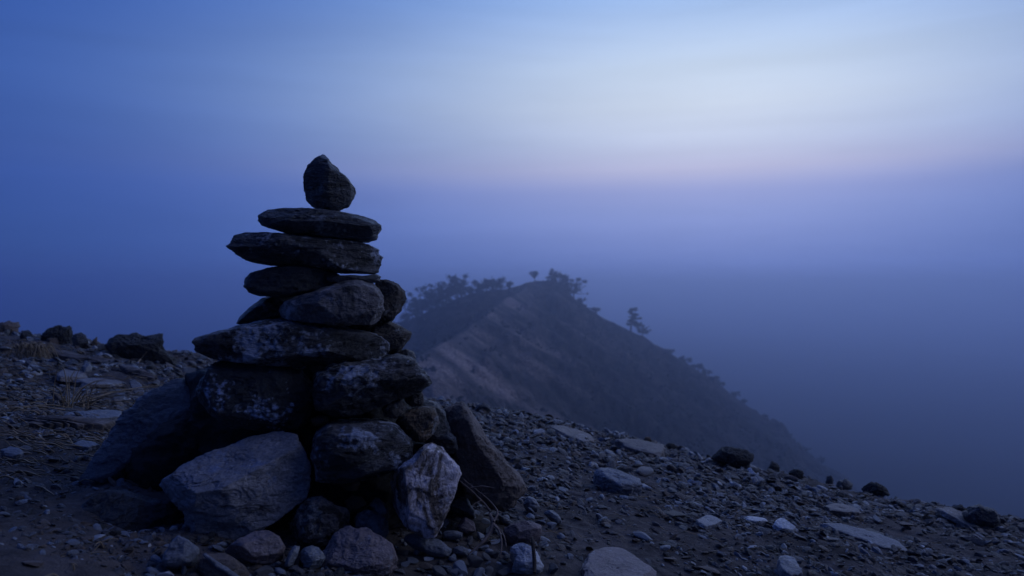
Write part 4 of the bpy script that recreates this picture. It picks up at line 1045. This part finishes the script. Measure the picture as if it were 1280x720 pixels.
def leaf_cloud(centres, radii, n, size, seed, flat=.6):
    g = np.random.default_rng(seed)
    c = np.array(centres); r = np.array(radii)
    w = r ** 2; w /= w.sum()
    i = g.choice(len(c), n, p=w)
    d = g.normal(size=(n, 3)); d /= np.linalg.norm(d, axis=1)[:, None]
    rad = np.abs(g.normal(0, .62, n)) + .1
    p = c[i] + d * (rad * r[i])[:, None] * [1, 1, flat]
    a = g.normal(size=(n, 3)); a /= np.linalg.norm(a, axis=1)[:, None]
    b = np.cross(a, g.normal(size=(n, 3))); b /= np.linalg.norm(b, axis=1)[:, None]
    s = size * g.uniform(.35, 1.25, n)[:, None]
    V = np.stack([p - a * s, p + b * s * .6, p + a * s, p - b * s * .6], 1).reshape(-1, 3)
    return V, np.arange(n * 4).reshape(n, 4)
def tree(label, px, base_py, D, h, form, seed, cat='tree', group='trees on the misty mountain'):
    g = random.Random(seed)
    x = ray(px, 0)[0] * D
    z = mz(x, D)
    root = bpy.data.objects.new({'pine': 'pine_tree', 'bush': 'mountain_shrub'}.get(form, 'mountain_tree'), None); COL.objects.link(root)
    root.location = (x, D, z); root.empty_display_size = .5
    tag(root, label, cat, group)
    paths, cs, rs_ = [], [], []
    lean = g.uniform(-.12, .12)
    if form == 'leaning': lean = .10
    if form in ('pine', 'leaning'):       # layered conifer with ragged shelves
        paths.append(([np.array([0, 0, -1.0]), np.array([lean * h * .5, 0, h * .5]), np.array([lean * h, 0, h * .96])], [.05 * h, .03 * h, .008 * h]))
        for k in range(11):
            t = .25 + .72 * k / 10
            L = h * (.50 * (1 - t) + .10) * g.uniform(.6, 1.15)
            for a in range(3):
                an = g.uniform(0, 6.28)
                if form == 'leaning': L = h * g.uniform(.20, .52) * (1.2 - .85 * t)
                tip = np.array([lean * h * t + math.cos(an) * L + (.22 * h * g.random() if form == 'leaning' and t < .55 else 0), math.sin(an) * L, h * t + L * g.uniform(-.1, .2)])
                st = np.array([lean * h * t, 0, h * t])
                paths.append(([st, (st + tip) / 2 + [0, 0, .03 * h], tip], [.012 * h, .008 * h, .003 * h]))
                for q in (.55, .8, 1.0):
                    cs.append(st + (tip - st) * q); rs_.append(L * .22 + .03 * h)
        n, sz, fl = 1500, .055 * h, .35
    elif form == 'bush':
        for k in range(9):
            an = g.uniform(0, 6.28); L = h * g.uniform(.2, .75)
            tip = np.array([math.cos(an) * L, math.sin(an) * L, h * g.uniform(.3, .8)])
            paths.append(([np.array([0, 0, -.5]), tip * .5, tip], [.04 * h, .025 * h, .008 * h]))
            cs.append(tip); rs_.append(h * g.uniform(.2, .36))
        n, sz, fl = 900, .09 * h, .75
    else:                    # broad, open crown on a forked trunk
        top = np.array([lean * h * .5, 0, h * .22])
        paths.append(([np.array([0, 0, -1.0]), top * .5 + [.03 * h, 0, 0], top], [.045 * h, .035 * h, .028 * h]))
        wide = .62 if form == 'wide' else .42
        for k in range(30):
            an = k * 2.4 + g.uniform(-.4, .4); L = h * wide * g.uniform(.35, 1.25)
            tip = top + np.array([math.cos(an) * L, math.sin(an) * L, h * g.uniform(-.06, .66) * (1 if form != 'flat' else .9)])
            if form == 'flat': tip[2] = top[2] + h * g.uniform(.5, .75)
            paths.append(([top, (top + tip) / 2 + [0, 0, -.04 * h], tip], [.022 * h, .014 * h, .004 * h]))
            cs.append(tip); rs_.append(h * g.uniform(.06, .15))
            cs.append(top + (tip - top) * .6 + [0, 0, g.uniform(-.05, .1) * h]); rs_.append(h * g.uniform(.05, .10))
        n, sz, fl = 2400, .042 * h, .7
    link('trunk', tube_mesh('trunk', paths, 6), M['bark'], parent=root)
    V, Fq = leaf_cloud(cs, rs_, n, sz, seed, fl)
    link('crown', mesh_np('crown', V, Fq, False), M['needles'], parent=root)
TR = [
    ('small flat-topped tree alone on the very summit', 668, 350, 160, 2.1, 'flat'),
    ('slim ragged sapling just below the summit beside the flat-topped tree', 691, 352, 160, 2.6, 'pine'),
    ('thin bushy sapling between the slim ragged sapling and the round dense tree', 700, 357, 160, 2.8, 'bush'),
    ('round dense tree on the skyline a little down from the summit', 717, 372, 160, 4.4, 'wide'),
    ('ragged layered conifer leaning alone on the long descending skyline', 788, 414, 163, 5.0, 'leaning'),
    ('low shrub tree spreading beside the ragged layered conifer', 803, 420, 164, 2.6, 'wide'),
    ('feathery tree lowest on the near shoulder, closest to the cairn', 527, 392, 152, 5.6, 'wide'),
    ('wide feathery tree with a bright sky gap beneath its crown on the near shoulder', 543, 385, 153, 6.2, 'wide'),
    ('airy tree joined to the wide feathery crown on its uphill side', 558, 378, 153, 5.8, 'wide'),
    ('spiky tree with two heads at the upper end of the near shoulder', 576, 371, 154, 5.2, 'tall'),
    ('low rounded tree on the flat skyline between shoulder and summit', 603, 364, 155, 2.9, 'bush'),
    ('broad dark bush crowning the flat skyline', 617, 362, 155, 3.2, 'bush'),
    ('small bush where the flat skyline meets the summit rise', 636, 360, 157, 1.5, 'bush'),
]
for i, (lb, px, py, D, h, form) in enumerate(TR):
    tree(lb, px, py, D, h, form, 300 + i)
g = random.Random(4)
shr = [(706, 160), (727, 160), (745, 160), (838, 157), (852, 156), (858, 156), (872, 156), (884, 155), (896, 155), (903, 155), (918, 155), (930, 154), (955, 153), (985, 152), (1008, 152), (1026, 151),
       (508, 152), (520, 152), (588, 154), (596, 155), (626, 156)]
names = ['wide low', 'small round', 'thin ragged', 'squat', 'spiky']
for i, (px, D) in enumerate(shr):
    if px > 700: D = float(np.interp(px, [740, 765, 800, 830, 860, 900, 940, 970, 1000, 1030, 1060], [161, 162, 164, 167, 171, 177, 184, 190, 197, 204, 211]))
    where = 'on the near shoulder by the open-crowned trees' if px < 590 else ('on the flat skyline before the summit' if px < 640 else ('on the steep skyline just past the summit' if px < 780 else ('halfway down the long descending skyline' if px < 900 else 'on the lowest misty part of the descending skyline')))
    tree(f'{names[i % 5]} shrub {where}', px, 0, D, g.uniform(1.1, 2.0), 'bush', 400 + i, 'shrub', f'shrubs {where}')
# scrub covering the wooded flanks
def scrub():
    gg = np.random.default_rng(5)
    n = 2600
    x = gg.uniform(-45, 70, n * 3); y = gg.uniform(85, 160, n * 3)
    keepx = ((x < -6 - (160 - y) * .08) | (x > 14)) | (gg.random(n * 3) < .12)
    x, y = x[keepx][:n], y[keepx][:n]
    cs = [(a, b, mz(a, b) + .2) for a, b in zip(x, y)]
    V, Fq = leaf_cloud(cs, gg.uniform(.3, .9, len(cs)), 45000, .32, 8, .7)
    tag(link('scrub', mesh_np('scrub', V, Fq, False), M['scrub']), 'dark scrub and undergrowth covering the mountain flanks', 'scrub', kind='stuff')
scrub()

# ------------------------------------------------------------------ haze
def box(name, x0, x1, y0, y1, z0, z1):
    V = np.array([(x, y, z) for x in (x0, x1) for y in (y0, y1) for z in (z0, z1)], float)
    Fc = np.array([(0, 1, 3, 2), (4, 6, 7, 5), (0, 4, 5, 1), (2, 3, 7, 6), (0, 2, 6, 4), (1, 5, 7, 3)])
    return mesh_np(name, V, Fc, False)
hz = bpy.data.materials.new('mist'); hz.use_nodes = True
nt = hz.node_tree; nt.nodes.clear()
o_ = nt.nodes.new('ShaderNodeOutputMaterial'); pv = nt.nodes.new('ShaderNodeVolumePrincipled')
pv.inputs['Color'].default_value = (.70, .795, 1.0, 1)
pv.inputs['Density'].default_value = .0034
pv.inputs['Anisotropy'].default_value = .84
nt.links.new(pv.outputs[0], o_.inputs['Volume'])
tag(link('haze', box('haze', -3100, 3100, -3100, 3100, -92, 9), hz), 'thin blue mist lying over the valley', kind='stuff')

# ------------------------------------------------------------------ sky and light
w = bpy.data.worlds.new('World'); scene.world = w; w.use_nodes = True
nt = w.node_tree; nt.nodes.clear()
wo = nt.nodes.new('ShaderNodeOutputWorld'); bg = nt.nodes.new('ShaderNodeBackground'); nt.links.new(bg.outputs[0], wo.inputs[0])
tc = N(nt, 'ShaderNodeTexCoord')
sep = N(nt, 'ShaderNodeSeparateXYZ'); nt.links.new(tc.outputs['Generated'], sep.inputs[0])
def mth(op, a, b=None, c=None):
    m = N(nt, 'ShaderNodeMath', operation=op)
    for i, v in enumerate((a, b, c)):
        if v is None: continue
        if isinstance(v, bpy.types.NodeSocket): nt.links.new(v, m.inputs[i])
        else: m.inputs[i].default_value = v
    return m.outputs[0]
# azimuth from the bright dawn patch
az = mth('ARCTAN2', sep.outputs[0], sep.outputs[1])
da = mth('SUBTRACT', az, .27)
g_ = mth('MULTIPLY', da, da)
gR = mth('EXPONENT', mth('MULTIPLY', g_, -3.3))
el = sep.outputs[2]
def r2(stops): return ramp(nt, mth('MULTIPLY_ADD', el, .5, .5), [((s + 1) / 2, c) for s, c in stops])
glow = r2([(-.3, (.02, .04, .13)), (-.02, (.08, .13, .40)), (.03, (.17, .24, .60)), (.10, (.28, .34, .66)), (.128, (.34, .38, .67)), (.155, (.52, .52, .71)), (.19, (.58, .64, .80)), (.235, (.66, .74, .86)), (.28, (.61, .72, .87)), (.36, (.37, .54, .86)), (.55, (.20, .33, .70)), (1, (.11, .20, .60))])
dim = r2([(-.3, (.01, .02, .06)), (-.02, (.03, .06, .20)), (.05, (.028, .07, .26)), (.13, (.030, .075, .30)), (.25, (.028, .078, .32)), (.36, (.022, .07, .32)), (.6, (.035, .08, .38)), (1, (.05, .10, .42))])
back = mth('MULTIPLY_ADD', mth('COSINE', az), .35, .65)
dimb = mix(nt, 1., dim, back, 'MULTIPLY')
cloud = N(nt, 'ShaderNodeTexNoise'); cloud.inputs['Scale'].default_value = 2.2; cloud.inputs['Detail'].default_value = 5; cloud.inputs['Distortion'].default_value = .4
mpn = N(nt, 'ShaderNodeMapping'); mpn.inputs['Scale'].default_value = (1, 1, 9); nt.links.new(tc.outputs['Generated'], mpn.inputs[0]); nt.links.new(mpn.outputs[0], cloud.inputs['Vector'])
cl = N(nt, 'ShaderNodeMapRange'); nt.links.new(cloud.outputs['Fac'], cl.inputs[0]); cl.inputs[3].default_value = .84; cl.inputs[4].default_value = 1.16
cmb = N(nt, 'ShaderNodeCombineXYZ')
for k, e in enumerate((1.35, 1.15, .85)):
    nt.links.new(mth('POWER', gR, e), cmb.inputs[k])
inv = N(nt, 'ShaderNodeVectorMath', operation='SUBTRACT'); inv.inputs[0].default_value = (1, 1, 1); nt.links.new(cmb.outputs[0], inv.inputs[1])
two = mix(nt, 1., mix(nt, 1., dimb, inv.outputs[0], 'MULTIPLY'), mix(nt, 1., glow, cmb.outputs[0], 'MULTIPLY'), 'ADD')
grad = mix(nt, 1., two, cl.outputs[0], 'MULTIPLY')
sky = N(nt, 'ShaderNodeTexSky'); sky.sky_type = 'NISHITA'; sky.sun_disc = False
sky.sun_elevation = math.radians(32); sky.sun_rotation = math.radians(82)
sk = mix(nt, 1., sky.outputs[0], (.002, .003, .007), 'MULTIPLY')
nt.links.new(mix(nt, 1., grad, sk, 'ADD'), bg.inputs[0]); bg.inputs[1].default_value = 1.0

sun = bpy.data.lights.new('dawn_glow', 'SUN'); sun.energy = .58; sun.angle = math.radians(45); sun.color = (.70, .78, 1.0)
so = bpy.data.objects.new('dawn_glow', sun); COL.objects.link(so)
dv = Vector((math.sin(math.radians(82)) * math.cos(math.radians(32)), math.cos(math.radians(82)) * math.cos(math.radians(32)), math.sin(math.radians(32))))
so.rotation_euler = dv.to_track_quat('Z', 'Y').to_euler()

# ------------------------------------------------------------------ camera and render
cam = bpy.data.cameras.new('camera'); co = bpy.data.objects.new('camera', cam); COL.objects.link(co)
cam.sensor_width = 36; cam.lens = 36 * F / 1280; cam.clip_start = .05; cam.clip_end = 8000
co.location = (0, 0, 0); co.rotation_euler = (math.radians(90), 0, 0)
cam.dof.use_dof = True; cam.dof.focus_distance = 1.75; cam.dof.aperture_fstop = 4.5
scene.camera = co
vs = scene.view_settings
vs.view_transform = 'Standard'; vs.look = 'None'; vs.gamma = 1; vs.exposure = 0; vs.use_curve_mapping = False
cy = scene.cycles
cy.max_bounces = 6; cy.diffuse_bounces = 3; cy.glossy_bounces = 2; cy.volume_bounces = 3; cy.transparent_max_bounces = 4
cy.use_denoising = True
try:
    cy.denoiser = 'OPENIMAGEDENOISE'; cy.denoising_input_passes = 'RGB_ALBEDO_NORMAL'; cy.denoising_prefilter = 'ACCURATE'
except Exception: pass
cy.use_adaptive_sampling = True; cy.adaptive_threshold = .015
